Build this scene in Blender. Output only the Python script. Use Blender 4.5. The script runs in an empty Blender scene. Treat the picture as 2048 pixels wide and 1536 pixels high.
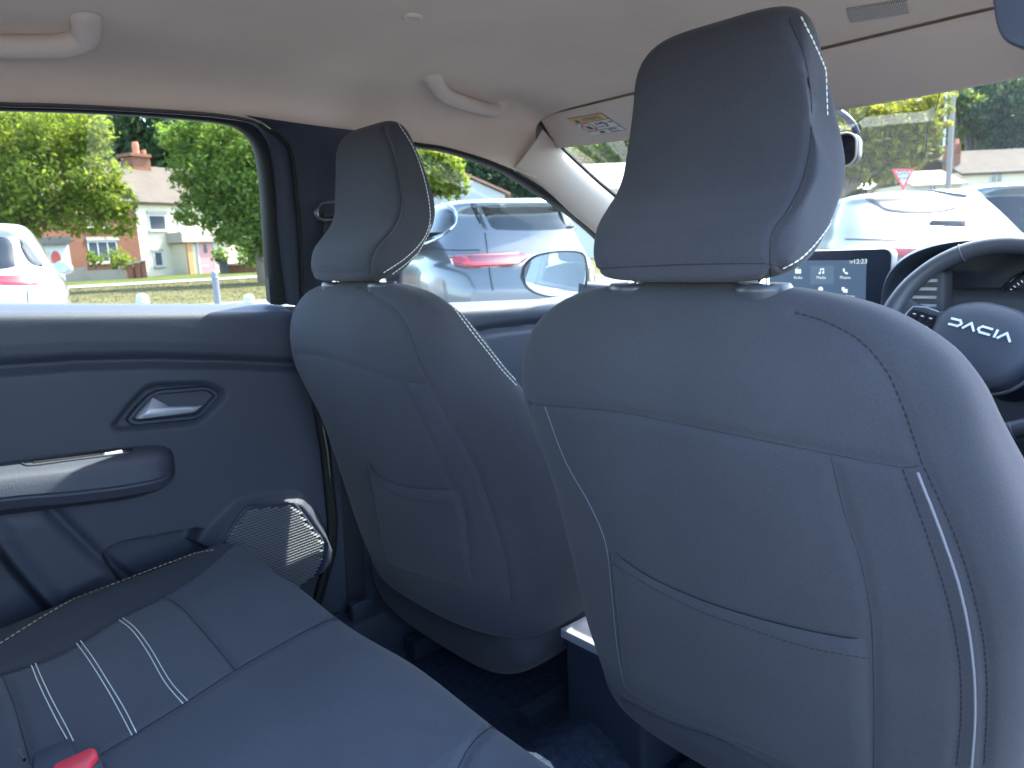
import bpy, bmesh, math, random
import numpy as np
from mathutils import Vector, Matrix
from mathutils.bvhtree import BVHTree
from mathutils.kdtree import KDTree
random.seed(7); np.random.seed(7)
SC = bpy.context.scene
COL = SC.collection
# ---------------------------------------------------------------- camera
F = 1491.0                                   # focal length in photo pixels (2048 wide)
CAM = Vector((0.80, -0.66, 1.15))
_fw = Vector((1736, -351, F)).normalized()
_lf = Vector((-1324, -208, F)); _lf = (_lf - _fw*_lf.dot(_fw)).normalized()
_rt = -_lf
_up = _fw.cross(_rt)
if _up.y > 0: _up = -_up
WX = Vector((_rt.x, _fw.x, _up.x)); WY = Vector((_rt.y, _fw.y, _up.y)); WZ = Vector((_rt.z, _fw.z, _up.z))
cam_d = bpy.data.cameras.new('camera'); cam = bpy.data.objects.new('camera', cam_d); COL.objects.link(cam)
cam_d.sensor_width = 36; cam_d.lens = 36*F/2048; cam_d.clip_start = 0.02; cam_d.clip_end = 2000
R3 = Matrix((WX, -WY, -WZ)).transposed()
cam.matrix_world = Matrix.Translation(CAM) @ R3.to_4x4()
cam_d.dof.use_dof = True; cam_d.dof.focus_distance = 1.0; cam_d.dof.aperture_fstop = 10
SC.camera = cam
def ray(px, py): return (WX*(px-1024) + WY*(py-768) + WZ*F).normalized()
def atx(px, py, x): r = ray(px, py); return CAM + r*((x-CAM.x)/r.x)
def aty(px, py, y): r = ray(px, py); return CAM + r*((y-CAM.y)/r.y)
def atz(px, py, z): r = ray(px, py); return CAM + r*((z-CAM.z)/r.z)
def atp(px, py, P, n): r = ray(px, py); return CAM + r*((P-CAM).dot(n)/r.dot(n))
def atdep(px, py, d): r = ray(px, py); return CAM + r*(d/r.dot(WZ))
# ---------------------------------------------------------------- sky, sun, exposure
SUN_EL = math.radians(54); SUN_AZ = math.radians(3.0)   # azimuth: to the left of straight ahead
W = bpy.data.worlds.new('World'); SC.world = W; W.use_nodes = True
nt = W.node_tree; sky = nt.nodes.new('ShaderNodeTexSky'); sky.sky_type = 'NISHITA'; sky.sun_disc = False
sky.sun_elevation = SUN_EL; sky.sun_rotation = -SUN_AZ; sky.air_density = 1.0; sky.dust_density = 1.5
nt.links.new(sky.outputs[0], nt.nodes['Background'].inputs[0]); nt.nodes['Background'].inputs[1].default_value = 0.15
sun_d = bpy.data.lights.new('sun', 'SUN'); sun = bpy.data.objects.new('sun', sun_d); COL.objects.link(sun)
sun_d.energy = 2.1; sun_d.angle = math.radians(0.53); sun_d.color = (1.0, 0.94, 0.84)
to_sun = Vector((-math.sin(SUN_AZ)*math.cos(SUN_EL), math.cos(SUN_AZ)*math.cos(SUN_EL), math.sin(SUN_EL)))
sun.rotation_euler = to_sun.to_track_quat('Z', 'Y').to_euler()
SC.view_settings.view_transform = 'Standard'; SC.view_settings.look = 'None'
SC.view_settings.exposure = 3.8; SC.view_settings.gamma = 1.0; SC.view_settings.use_curve_mapping = False
cy = SC.cycles
cy.max_bounces = 10; cy.diffuse_bounces = 6; cy.glossy_bounces = 4; cy.transparent_max_bounces = 24; cy.caustics_reflective = False; cy.caustics_refractive = False
cy.use_denoising = True; cy.sample_clamp_indirect = 6.0
# ---------------------------------------------------------------- materials
MATS = {}
def mat(name, col, rough=0.6, metal=0.0, spec=0.5, bump=None, var=0.0, vscale=8.0, sheen=0.0, coat=0.0, emit=None):
    """Principled material; var adds blotchy colour variation, bump=(scale, strength, distance) fine relief."""
    if name in MATS: return MATS[name]
    m = bpy.data.materials.new(name); m.use_nodes = True; t = m.node_tree; b = t.nodes['Principled BSDF']
    b.inputs['Base Color'].default_value = (*col, 1); b.inputs['Roughness'].default_value = rough
    b.inputs['Metallic'].default_value = metal; b.inputs['Specular IOR Level'].default_value = spec
    if sheen: b.inputs['Sheen Weight'].default_value = sheen; b.inputs['Sheen Roughness'].default_value = 0.5
    if coat: b.inputs['Coat Weight'].default_value = coat; b.inputs['Coat Roughness'].default_value = 0.04
    if emit: b.inputs['Emission Color'].default_value = (*emit[0], 1); b.inputs['Emission Strength'].default_value = emit[1]
    tc = t.nodes.new('ShaderNodeTexCoord')
    if var:
        n = t.nodes.new('ShaderNodeTexNoise'); n.inputs['Scale'].default_value = vscale; n.inputs['Detail'].default_value = 6
        n.inputs['Roughness'].default_value = 0.65
        t.links.new(tc.outputs['Object'], n.inputs['Vector'])
        r = t.nodes.new('ShaderNodeMapRange'); r.inputs[1].default_value = 0.3; r.inputs[2].default_value = 0.7
        r.inputs[3].default_value = 1-var; r.inputs[4].default_value = 1+var
        t.links.new(n.outputs[0], r.inputs[0])
        x = t.nodes.new('ShaderNodeMix'); x.data_type = 'RGBA'; x.blend_type = 'MULTIPLY'; x.inputs[0].default_value = 1
        x.inputs[6].default_value = (*col, 1); t.links.new(r.outputs[0], x.inputs[7]); t.links.new(x.outputs[2], b.inputs['Base Color'])
    if bump:
        n2 = t.nodes.new('ShaderNodeTexNoise'); n2.inputs['Scale'].default_value = bump[0]; n2.inputs['Detail'].default_value = 3
        t.links.new(tc.outputs['Object'], n2.inputs['Vector'])
        bp = t.nodes.new('ShaderNodeBump'); bp.inputs['Strength'].default_value = bump[1]; bp.inputs['Distance'].default_value = bump[2]
        t.links.new(n2.outputs[0], bp.inputs['Height']); t.links.new(bp.outputs[0], b.inputs['Normal'])
    MATS[name] = m; return m
def knit(name, col, ribbed=False, rot=0.0):
    """Stretch-knit upholstery: fine two-way weave in colour and relief plus lint-like blotches."""
    if name in MATS: return MATS[name]
    m = mat(name, col, 0.95, spec=0.06, var=0.09, vscale=5.0, sheen=0.10)
    t = m.node_tree; b = t.nodes['Principled BSDF']; tc = [n for n in t.nodes if n.type == 'TEX_COORD'][0]
    n1 = t.nodes.new('ShaderNodeTexNoise'); n1.inputs['Scale'].default_value = 900; n1.inputs['Detail'].default_value = 2
    t.links.new(tc.outputs['Object'], n1.inputs['Vector'])
    h = n1.outputs[0]
    if ribbed:
        mp = t.nodes.new('ShaderNodeMapping'); mp.inputs['Rotation'].default_value = (0, 0, rot); t.links.new(tc.outputs['Object'], mp.inputs[0])
        w = t.nodes.new('ShaderNodeTexWave'); w.inputs['Scale'].default_value = 120; w.inputs['Distortion'].default_value = 1.2; w.inputs['Detail Scale'].default_value = 40
        t.links.new(mp.outputs[0], w.inputs['Vector'])
        a = t.nodes.new('ShaderNodeMath'); a.operation = 'ADD'; t.links.new(n1.outputs[0], a.inputs[0]); t.links.new(w.outputs['Fac'], a.inputs[1]); h = a.outputs[0]
    bp = t.nodes.new('ShaderNodeBump'); bp.inputs['Strength'].default_value = 0.35; bp.inputs['Distance'].default_value = 0.0006
    t.links.new(h, bp.inputs['Height']); t.links.new(bp.outputs[0], b.inputs['Normal'])
    # speckle
    old = b.inputs['Base Color'].links[0].from_socket
    r = t.nodes.new('ShaderNodeMapRange'); r.inputs[1].default_value = 0.3; r.inputs[2].default_value = 0.7; r.inputs[3].default_value = 0.86; r.inputs[4].default_value = 1.14
    t.links.new(n1.outputs[0], r.inputs[0])
    x = t.nodes.new('ShaderNodeMix'); x.data_type = 'RGBA'; x.blend_type = 'MULTIPLY'; x.inputs[0].default_value = 1
    t.links.new(old, x.inputs[6]); t.links.new(r.outputs[0], x.inputs[7]); t.links.new(x.outputs[2], b.inputs['Base Color'])
    return m
def glass(name, tint=(0.70, 0.76, 0.74), refl=1.0, haze=0.0):
    """Thin window pane: tinted transparency with Fresnel reflection and a little dust."""
    if name in MATS: return MATS[name]
    m = bpy.data.materials.new(name); m.use_nodes = True; t = m.node_tree; t.nodes.clear()
    o = t.nodes.new('ShaderNodeOutputMaterial'); tr = t.nodes.new('ShaderNodeBsdfTransparent'); tr.inputs[0].default_value = (*tint, 1)
    g = t.nodes.new('ShaderNodeBsdfGlossy'); g.inputs['Roughness'].default_value = 0.02
    fr = t.nodes.new('ShaderNodeLayerWeight'); fr.inputs[0].default_value = 0.5      # Schlick, same from both sides of the sheet
    pw = t.nodes.new('ShaderNodeMath'); pw.operation = 'POWER'; pw.inputs[1].default_value = 5; t.links.new(fr.outputs['Facing'], pw.inputs[0])
    mu = t.nodes.new('ShaderNodeMath'); mu.operation = 'MULTIPLY_ADD'; mu.inputs[1].default_value = 0.9*refl; mu.inputs[2].default_value = 0.05*refl; t.links.new(pw.outputs[0], mu.inputs[0])
    mx = t.nodes.new('ShaderNodeMixShader'); t.links.new(mu.outputs[0], mx.inputs[0]); t.links.new(tr.outputs[0], mx.inputs[1]); t.links.new(g.outputs[0], mx.inputs[2])
    out = mx.outputs[0]
    if haze:
        d = t.nodes.new('ShaderNodeBsdfDiffuse'); d.inputs[0].default_value = (0.75, 0.75, 0.72, 1)  # pale diffuse film paints haze over the view through the pane
        n = t.nodes.new('ShaderNodeTexNoise'); n.inputs['Scale'].default_value = 3; n.inputs['Detail'].default_value = 8
        tc = t.nodes.new('ShaderNodeTexCoord'); t.links.new(tc.outputs['Object'], n.inputs['Vector'])
        r = t.nodes.new('ShaderNodeMapRange'); r.inputs[3].default_value = haze*0.5; r.inputs[4].default_value = haze*1.5; t.links.new(n.outputs[0], r.inputs[0])
        m2 = t.nodes.new('ShaderNodeMixShader'); t.links.new(r.outputs[0], m2.inputs[0]); t.links.new(out, m2.inputs[1]); t.links.new(d.outputs[0], m2.inputs[2]); out = m2.outputs[0]
    t.links.new(out, o.inputs[0]); MATS[name] = m; return m
FAB = knit('seat knit fabric', (0.046, 0.0485, 0.060))  # fabric tones lifted bluish to paint in veiling glare
FABC = knit('bench centre fabric', (0.062, 0.071, 0.091))
RIB = knit('bench ribbed fabric', (0.070, 0.080, 0.102), True, 0.5)
FABD = knit('bench side fabric', (0.033, 0.039, 0.051))
SEAM = mat('dark seam thread', (0.010, 0.012, 0.018), 0.9)
WTH = mat('white stitch thread', (0.62, 0.66, 0.62), 0.8)
TTH = mat('tan stitch thread', (0.36, 0.27, 0.19), 0.8)
LTH = mat('pale piping edge', (0.115, 0.12, 0.15), 0.8)
PLAS = mat('door plastic', (0.042, 0.050, 0.071), 0.62, spec=0.35, bump=(420, 0.5, 0.0010), var=0.05, vscale=3)  # bluish lift of the plastics stands for veiling glare
PLASD = mat('dark plastic', (0.028, 0.038, 0.060), 0.5, spec=0.4, bump=(500, 0.3, 0.0006))
PLASB = mat('blue black trim', (0.034, 0.040, 0.058), 0.42, spec=0.4, bump=(500, 0.2, 0.0005))
RUB = mat('rubber seal', (0.010, 0.012, 0.013), 0.6, spec=0.3)
HEAD = mat('headliner cloth', (0.66, 0.565, 0.475), 0.95, spec=0.1, bump=(700, 0.3, 0.0006), var=0.04, vscale=6)
TRIM = mat('grey pillar plastic', (0.60, 0.52, 0.455), 0.6, spec=0.3, bump=(600, 0.25, 0.0005))
VIS = mat('visor vinyl', (0.62, 0.545, 0.48), 0.75, spec=0.25, bump=(350, 0.3, 0.0006))
SILV = mat('satin silver plastic', (0.52, 0.55, 0.62), 0.33, metal=0.35)
GLOSS = mat('piano black plastic', (0.012, 0.014, 0.02), 0.12, coat=0.5)
CARP = mat('carpet', (0.034, 0.048, 0.078), 1.0, spec=0.05, bump=(260, 1.0, 0.004), var=0.35, vscale=60)  # navy lift puts veiling glare into the carpet colour
DASH = mat('dashboard plastic', (0.085, 0.09, 0.105), 0.6, spec=0.35, bump=(420, 0.4, 0.001))
GLAS = glass('window glass', haze=0.012); WIND = glass('windscreen glass', (0.72, 0.77, 0.74), 1.0, 0.05)
CHROME = mat('chrome', (0.75, 0.76, 0.78), 0.12, metal=1.0)
REDP = mat('red plastic', (0.72, 0.035, 0.06), 0.4)
# ---------------------------------------------------------------- mesh helpers
def inv_loc(o): return Matrix.Translation(-o.location) if o else Matrix()
def mk(name, verts, faces, m, parent=None, smooth=True, ang=40):
    me = bpy.data.meshes.new(name); me.from_pydata([tuple(v) for v in verts], [], faces); me.update()
    bm = bmesh.new(); bm.from_mesh(me); bmesh.ops.recalc_face_normals(bm, faces=bm.faces); bm.to_mesh(me); bm.free()
    if smooth:
        me.shade_smooth(); me.set_sharp_from_angle(angle=math.radians(ang))
    if m: me.materials.append(m)
    o = bpy.data.objects.new(name, me); COL.objects.link(o)
    if parent: adopt(o, parent)
    return o
def adopt(o, parent):
    o.parent = parent                            # mesh parents stand at the world origin, empties at the thing's base
    o.matrix_parent_inverse = Matrix.Translation(-parent.location) if parent.type == 'EMPTY' else Matrix()
def tag(o, label, cat, group=None, kind=None):
    if label: o['label'] = label
    if cat: o['category'] = cat
    if group: o['group'] = group
    if kind: o['kind'] = kind
    return o
def thing(name, label, cat, loc, group=None):
    o = bpy.data.objects.new(name, None); o.empty_display_size = 0.1; o.location = loc; COL.objects.link(o)
    return tag(o, label, cat, group)
def struct(o, label=None): o['kind'] = 'structure'; (label and o.__setitem__('label', label)); return o
def stuff(o): o['kind'] = 'stuff'; return o
def grid_faces(nu, nv, cu=False, cv=False, off=0):
    f = []
    for i in range(nu if cu else nu-1):
        for j in range(nv if cv else nv-1):
            a, b = i, (i+1) % nu; c, d = j, (j+1) % nv
            f.append((off+a*nv+c, off+b*nv+c, off+b*nv+d, off+a*nv+d))
    return f
def loft(rings, closed=True, caps=True):
    """rings: list of equal-length point lists -> verts, faces"""
    n = len(rings[0]); v = [Vector(p) for r in rings for p in r]
    f = grid_faces(len(rings), n, False, closed)
    if caps: f.append(tuple(range(n))[::-1]); f.append(tuple((len(rings)-1)*n+i for i in range(n)))
    return v, f
def cr(pts, n):
    """Catmull-Rom resample of a polyline (any dimension) to n points, roughly even in length"""
    P = np.array([tuple(p) for p in pts], float)
    if len(P) == 2:
        t = np.linspace(0, 1, n)[:, None]; return P[0]*(1-t)+P[1]*t
    Q = np.vstack([2*P[0]-P[1], P, 2*P[-1]-P[-2]]); out = []
    for i in range(1, len(Q)-2):
        for s in np.linspace(0, 1, 14, endpoint=False):
            a, b, c, d = Q[i-1], Q[i], Q[i+1], Q[i+2]
            out.append(0.5*(2*b + (c-a)*s + (2*a-5*b+4*c-d)*s*s + (3*b-a-3*c+d)*s**3))
    out.append(P[-1]); out = np.array(out)
    L = np.r_[0, np.cumsum(np.linalg.norm(np.diff(out, axis=0), axis=1))]
    tt = np.linspace(0, L[-1], n)
    return np.stack([np.interp(tt, L, out[:, k]) for k in range(out.shape[1])], 1)
def lin(pts, n):
    P = np.array([tuple(p) for p in pts], float); L = np.r_[0, np.cumsum(np.linalg.norm(np.diff(P, axis=0), axis=1))]
    tt = np.linspace(0, L[-1], n); return np.stack([np.interp(tt, L, P[:, k]) for k in range(P.shape[1])], 1)
def tube_vf(path, r, seg=8, closed=False, flat=None):
    path = [Vector(p) for p in path]; n = len(path); rings = []
    prev = None
    for i, p in enumerate(path):
        t = (path[(i+1) % n]-path[i-1]) if closed else (path[min(i+1, n-1)]-path[max(i-1, 0)])
        t = t.normalized() if t.length > 1e-9 else Vector((0, 0, 1))
        if prev is None: u = t.orthogonal().normalized()
        else:
            u = prev - t*prev.dot(t); u = u.normalized() if u.length > 1e-6 else t.orthogonal().normalized()
        prev = u; w = t.cross(u); rr = r[i] if hasattr(r, '__len__') else r
        rings.append([p + u*(rr*math.cos(2*math.pi*k/seg)) + w*(rr*math.sin(2*math.pi*k/seg)) for k in range(seg)])
    if closed:
        v = [q for g in rings for q in g]; return v, grid_faces(n, seg, True, True)
    return loft(rings)
def tube(name, path, r, m, parent=None, seg=8, closed=False): return mk(name, *tube_vf(path, r, seg, closed), m, parent)
class MB:
    """collects pieces of ONE part into one mesh"""
    def __init__(s): s.v = []; s.f = []
    def add(s, v, f):
        o = len(s.v); s.v += [Vector(p) for p in v]; s.f += [tuple(i+o for i in q) for q in f]; return s
    def box(s, a, b):
        x0, y0, z0 = a; x1, y1, z1 = b
        v = [(x, y, z) for x in (x0, x1) for y in (y0, y1) for z in (z0, z1)]
        return s.add(v, [(0, 1, 3, 2), (4, 6, 7, 5), (0, 4, 5, 1), (2, 3, 7, 6), (0, 2, 6, 4), (1, 5, 7, 3)])
    def build(s, name, m, parent=None, smooth=True, ang=40, M=None):
        v = [M @ p for p in s.v] if M else s.v
        return mk(name, v, s.f, m, parent, smooth, ang)
def bevel_obj(o, w, seg=2):
    me = o.data; bm = bmesh.new(); bm.from_mesh(me)
    bmesh.ops.bevel(bm, geom=[e for e in bm.edges if e.calc_face_angle(0) > 0.5], offset=w, segments=seg, affect='EDGES', profile=0.5, clamp_overlap=True)
    bm.to_mesh(me); bm.free(); me.shade_smooth(); me.set_sharp_from_angle(angle=math.radians(50)); return o
def prism(poly, n, depth, front=0.0):
    """closed polygon (3D, planar) extruded from +n*front to -n*depth"""
    P = [Vector(p) for p in poly]; k = len(P); v = [p+n*front for p in P]+[p-n*depth for p in P]
    f = [tuple(range(k)), tuple(range(2*k-1, k-1, -1))]+[(i, (i+1) % k, k+(i+1) % k, k+i) for i in range(k)]
    return v, f
def ruled(A, B, nv=2, bulge=None, thick=0.0, n=None):
    """surface between two equally sampled 3D polylines; optional thickness along -n"""
    nu = len(A); v = []
    for a, b in zip(A, B):
        a, b = Vector(a), Vector(b)
        for j in range(nv):
            t = j/(nv-1); p = a.lerp(b, t)
            if bulge: p = p + bulge*math.sin(math.pi*t)
            v.append(p)
    f = grid_faces(nu, nv)
    if thick and n is not None:
        m = len(v); v2 = [p-n*thick for p in v]; f2 = [tuple(i+m for i in q)[::-1] for q in f]
        bd = []
        idx = lambda i, j: i*nv+j
        loop = [idx(i, 0) for i in range(nu)]+[idx(nu-1, j) for j in range(1, nv)]+[idx(i, nv-1) for i in range(nu-2, -1, -1)]+[idx(0, j) for j in range(nv-2, 0, -1)]
        for i in range(len(loop)):
            a, b = loop[i], loop[(i+1) % len(loop)]; bd.append((a, a+m, b+m, b))
        return v+v2, f+f2+bd
    return v, f
def bvh_of(v, f): return BVHTree.FromPolygons([tuple(p) for p in v], f)
def bvh_obj(o):
    me = o.data; M = Matrix()
    return BVHTree.FromPolygons([tuple(v.co) for v in me.vertices], [tuple(p.vertices) for p in me.polygons])
def hit(b, px, py, off=0.0):
    r = ray(px, py); loc, n, i, d = b.ray_cast(CAM, r)
    if loc is None: return None, None
    if n.dot(r) > 0: n = -n
    return loc+n*off, n
def surf_line(b, pts, n=60, off=0.0, smooth=True):
    out = []; nn = []
    for p in (cr(pts, n) if smooth else lin(pts, n)):
        l, q = hit(b, p[0], p[1], off)
        if l is not None: out.append(l); nn.append(q)
    return out, nn
def surf_patch(b, A, B, nu=24, nv=8, off=0.002, smooth=True):
    """patch lying on a surface between two photo polylines, lifted by off, edges turned back into the surface"""
    fa = cr if smooth else lin
    a = fa(A, nu); c = fa(B, nu); v = []; last = None
    for i in range(nu):
        for j in range(nv):
            t = j/(nv-1); p = a[i]*(1-t)+c[i]*t
            edge = i in (0, nu-1) or j in (0, nv-1)
            l, q = hit(b, p[0], p[1], -0.004 if edge else off)
            if l is None: l = last if last is not None else CAM+ray(p[0], p[1])*3
            last = l; v.append(l)
    return v, grid_faces(nu, nv)
def dashes(line, norms, dash, gap, r, lift=0.0006, seg=5):
    """stitches along a surface line: separate short rounded threads (returned as one v,f)"""
    mb = MB(); L = [0]
    for i in range(1, len(line)): L.append(L[-1]+(line[i]-line[i-1]).length)
    P = np.array([tuple(p+n*lift) for p, n in zip(line, norms)])
    s = 0.0
    while s+dash < L[-1]:
        q = [Vector([np.interp(s+dash*k/2, L, P[:, c]) for c in range(3)]) for k in range(3)]
        mb.add(*tube_vf(q, [r*0.6, r, r*0.6], seg)); s += dash+gap
    return mb
def displace_lines(V, N, lines, depth, sigma):
    """press seams into vertices V (numpy) along polylines"""
    pts = []
    for l in lines:
        for a, b in zip(l[:-1], l[1:]):
            k = max(1, int((b-a).length/0.0015))
            pts += [a.lerp(b, i/k) for i in range(k)]
    if not pts: return V
    kd = KDTree(len(pts))
    for i, p in enumerate(pts): kd.insert(p, i)
    kd.balance()
    for i in range(len(V)):
        co, idx, d = kd.find(V[i])
        if d < sigma*3.5: V[i] = V[i]-N[i]*depth*math.exp(-0.5*(d/sigma)**2)
    return V
def vnormals(V, Fc):
    me = bpy.data.meshes.new('tmp'); me.from_pydata([tuple(p) for p in V], [], Fc); me.update()
    bm = bmesh.new(); bm.from_mesh(me); bmesh.ops.recalc_face_normals(bm, faces=bm.faces); bm.to_mesh(me); bm.free()
    n = np.array([tuple(v.normal) for v in me.vertices]); bpy.data.meshes.remove(me); return n
def text_vf(s, size=1.0, extrude=0.0):
    c = bpy.data.curves.new('t', 'FONT'); c.body = s; c.size = size; c.align_x = 'CENTER'; c.align_y = 'CENTER'; c.extrude = extrude
    o = bpy.data.objects.new('t', c); COL.objects.link(o); dg = bpy.context.evaluated_depsgraph_get(); dg.update()
    me = bpy.data.meshes.new_from_object(o.evaluated_get(dg))
    v = [x.co.copy() for x in me.vertices]; f = [tuple(p.vertices) for p in me.polygons]
    bpy.data.objects.remove(o); bpy.data.curves.remove(c); bpy.data.meshes.remove(me); return v, f
def frame_m(o, u, w):
    """matrix: local x->u, y->w, z->u x w at origin o"""
    u = Vector(u).normalized(); w = Vector(w); w = (w-u*w.dot(u)).normalized(); n = u.cross(w)
    return Matrix.Translation(Vector(o)) @ Matrix((u, w, n)).transposed().to_4x4()
def sstep(a, b, x): t = np.clip((x-a)/(b-a), 0, 1); return t*t*(3-2*t)
def poly_sd(P, poly):
    """signed distance (inside negative) from points P(N,2) to polygon"""
    poly = np.array(poly, float); d = np.full(len(P), 1e9); ins = np.zeros(len(P), bool)
    for i in range(len(poly)):
        a = poly[i]; b = poly[(i+1) % len(poly)]; e = b-a; w = P-a
        t = np.clip((w@e)/(e@e), 0, 1); d = np.minimum(d, np.linalg.norm(w-t[:, None]*e, axis=1))
        c = ((a[1] <= P[:, 1]) != (b[1] <= P[:, 1])) & (P[:, 0] < a[0]+(P[:, 1]-a[1])/(b[1]-a[1]+1e-12)*(b[0]-a[0])); ins ^= c
    return np.where(ins, -d, d)
def line_d(P, pl):
    d = np.full(len(P), 1e9); pl = np.array(pl, float)
    for a, b in zip(pl[:-1], pl[1:]):
        e = b-a; w = P-a; t = np.clip((w@e)/(e@e), 0, 1); d = np.minimum(d, np.linalg.norm(w-t[:, None]*e, axis=1))
    return d
# ================================================================ CABIN SHELL (setting)
XC = -0.045                                    # car centre line
def belt(y): return 1.080-0.083*(y+0.48) if y < 0.45 else 1.003-0.05*(y-0.45)
TP = Vector((-0.73, 0, 1.08)); TN = Vector((0.32, 0, -0.13)).normalized()     # plane of the left side windows
def ont(px, py, off=0.0): return atp(px, py, TP+TN*off, TN)
def ontl(pts, n=40, off=0.0): return [ont(p[0], p[1], off) for p in cr(pts, n)]
# floor
mb = MB()
nx, ny = 40, 60; v = []
for i in range(nx):
    for j in range(ny):
        x = -0.70+1.31*i/(nx-1); y = -1.0+2.6*j/(ny-1)
        z = 0.20+0.10*math.exp(-((x-XC)/0.13)**2)+0.14*sstep(0.60, 0.66, abs(x-XC))+0.35*float(sstep(1.2, 1.6, y))
        z += 0.14*float(sstep(-0.30, -0.42, y))
        v.append((x, y, z+0.004*math.sin(31*x)*math.sin(23*y)))
struct(mk('cabin_floor', v, grid_faces(nx, ny), CARP), 'dark carpeted car floor between the seats')
# headliner: sections along y, left window edge -> roof -> right window edge
ey = [-1.9, -1.2, -0.8, -0.45, -0.08, 0.14, 0.31, 0.43, 0.55, 0.66]
ez = [1.30, 1.36, 1.388, 1.399, 1.400, 1.400, 1.388, 1.373, 1.351, 1.324]
def rail_z(y): return float(np.interp(y, ey, ez))
def roof_z(y): return float(np.interp(y, [-1.9, -1.0, 0.0, 0.3, 0.5, 0.6, 0.68], [1.45, 1.52, 1.532, 1.524, 1.504, 1.486, 1.467]))
def roof_pt(y, th):
    zl, zc = rail_z(y), roof_z(y)
    c, s = math.cos(th), math.sin(th); p = 2/(2.7+7.0*float(sstep(0.35, 0.655, y)))
    hw = 0.555+0.11*max(0.0, c)               # right rail widened to keep sun off the driver seat
    if c < 0: x = XC-0.557*abs(c)**p
    else: x = XC+hw*abs(c)**p
    return (x, y, zl+(zc-zl)*abs(s)**p)
ys = list(np.linspace(-1.9, 0.655, 70)); ths = np.linspace(math.pi, 0, 90); v = []
for y in ys:
    for t in ths: v.append(roof_pt(y, t))
f = grid_faces(len(ys), len(ths))
# front lip of the roof lining turned up
nb = len(v)
for t in ths:
    x, y, z = roof_pt(0.655, t); v.append((x, 0.664, z-0.003))
for t in ths:
    x, y, z = roof_pt(0.655, t); v.append((x, 0.668, z+0.004))
for t in ths:
    x, y, z = roof_pt(0.655, t); v.append((x, 0.66, z+0.03))
n = len(ths); b0 = (len(ys)-1)*n
for k, (a, b) in enumerate(((b0, nb), (nb, nb+n), (nb+n, nb+2*n))):
    for j in range(n-1): f.append((a+j, a+j+1, b+j+1, b+j))
HLV, HLF = v, f
head_o = struct(mk('headliner', v, f, HEAD, ang=60), 'pale grey cloth roof lining of the car')
# outer roof skin so that no light leaks through
mb = MB(); vv = []
for y in np.linspace(-1.9, 0.75, 30):
    for t in np.linspace(math.pi, 0, 30):
        x, y2, z = roof_pt(min(y, 0.65), t); vv.append((XC+(x-XC)*1.005, y, z+0.045))
struct(mk('roof_skin', vv, grid_faces(30, 30), mat('car paint outside', (0.25, 0.27, 0.29), 0.3, coat=0.6)))
# header panel between roof lining and windscreen
def header(x): u = (x-XC)/0.56; return (0.822-0.085*u*u, 1.392-0.02*(x-XC))
vv = []
NXH = 60
for i in range(NXH):
    x = XC-0.585+1.17*i/(NXH-1); yh, zh = header(x)
    for yy, zz in ((0.657, roof_z(0.655)+0.014), (0.676, 1.476), (0.74, 1.447), (yh-0.02, zh+0.016), (yh, zh), (yh+0.012, zh-0.004), (yh+0.022, zh+0.006), (yh+0.02, zh+0.03)):
        vv.append((x, min(yy, yh+0.022), zz))
struct(mk('windscreen_header', vv, grid_faces(NXH, 8), HEAD, ang=60), 'grey lining strip above the windscreen')
# windscreen pane
vv = []
for i in range(30):
    x = XC-0.60+1.20*i/29; yh, zh = header(x)
    u = (x-XC)/0.6
    for j in range(16):
        t = j/15; yb = 1.66-0.16*u*u; zb = 0.97
        xx = XC+(x-XC)*(1+0.16*t)
        vv.append((xx, yh+0.01+(yb-yh-0.01)*t, zh+0.008+(zb-zh-0.008)*t+0.035*math.sin(math.pi*t)))
ws = mk('windscreen', vv, grid_faces(30, 16), WIND); struct(ws, 'hazy curved windscreen')
# left A-pillar lining: from roof rail down to the dashboard, and its mirror image on the right
def pillar(flip):
    P0 = [atx(1085, 258, -0.575), atx(1121, 297, -0.585), atx(1190, 362, -0.60), atx(1243, 408, -0.62), atx(1330, 490, -0.66), Vector((-0.70, 1.42, 1.02))]
    P1 = [ont(1030, 335, 0.022), ont(1086, 372, 0.022), ont(1150, 428, 0.022), ont(1200, 470, 0.022), atx(1290, 560, -0.715), Vector((-0.745, 1.30, 1.00))]
    a = cr(P0, 30); b = cr(P1, 30); vv = []
    for p, q in zip(a, b):
        p, q = Vector(p), Vector(q); d = (q-p).normalized(); ax = Vector((0.25, 0.62, -0.6)).normalized(); n = d.cross(ax).normalized()
        if n.x < 0: n = -n
        out = p+Vector((-0.045, 0.03, 0.02))
        for k, (t, h) in enumerate(((0, -1), (0.0, 0.0), (0.06, 0.007), (0.35, 0.016), (0.65, 0.014), (0.93, 0.006), (1.0, 0.0), (1.02, -0.01))):
            vv.append(out if h == -1 else p.lerp(q, t)+n*h)
    if flip: vv = [Vector((2*XC-p.x, p.y, p.z)) for p in vv]
    return mk('pillar_lining', vv, grid_faces(30, 8), TRIM, ang=70)
struct(pillar(False), 'sunlit pale grey lining of the windscreen pillar'); struct(pillar(True))
# dark edge between pillar and windscreen
e0 = [Vector(p) for p in cr([atx(1122, 295, -0.588), atx(1190, 358, -0.605), atx(1245, 404, -0.625), atx(1332, 486, -0.665)], 24)]
struct(tube('windscreen_seal', e0, 0.006, RUB, seg=6))
# rail and pillar inner seals of the front door opening: the black curved line over the front window
ftop_in = [(690, 275), (780, 284), (835, 297), (900, 309), (1000, 345), (1080, 394), (1140, 434), (1192, 478), (1225, 515)]
ftop_out = [(690, 265), (780, 274), (835, 287), (900, 297), (1000, 328), (1085, 375), (1150, 418), (1204, 462), (1245, 505)]
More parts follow.
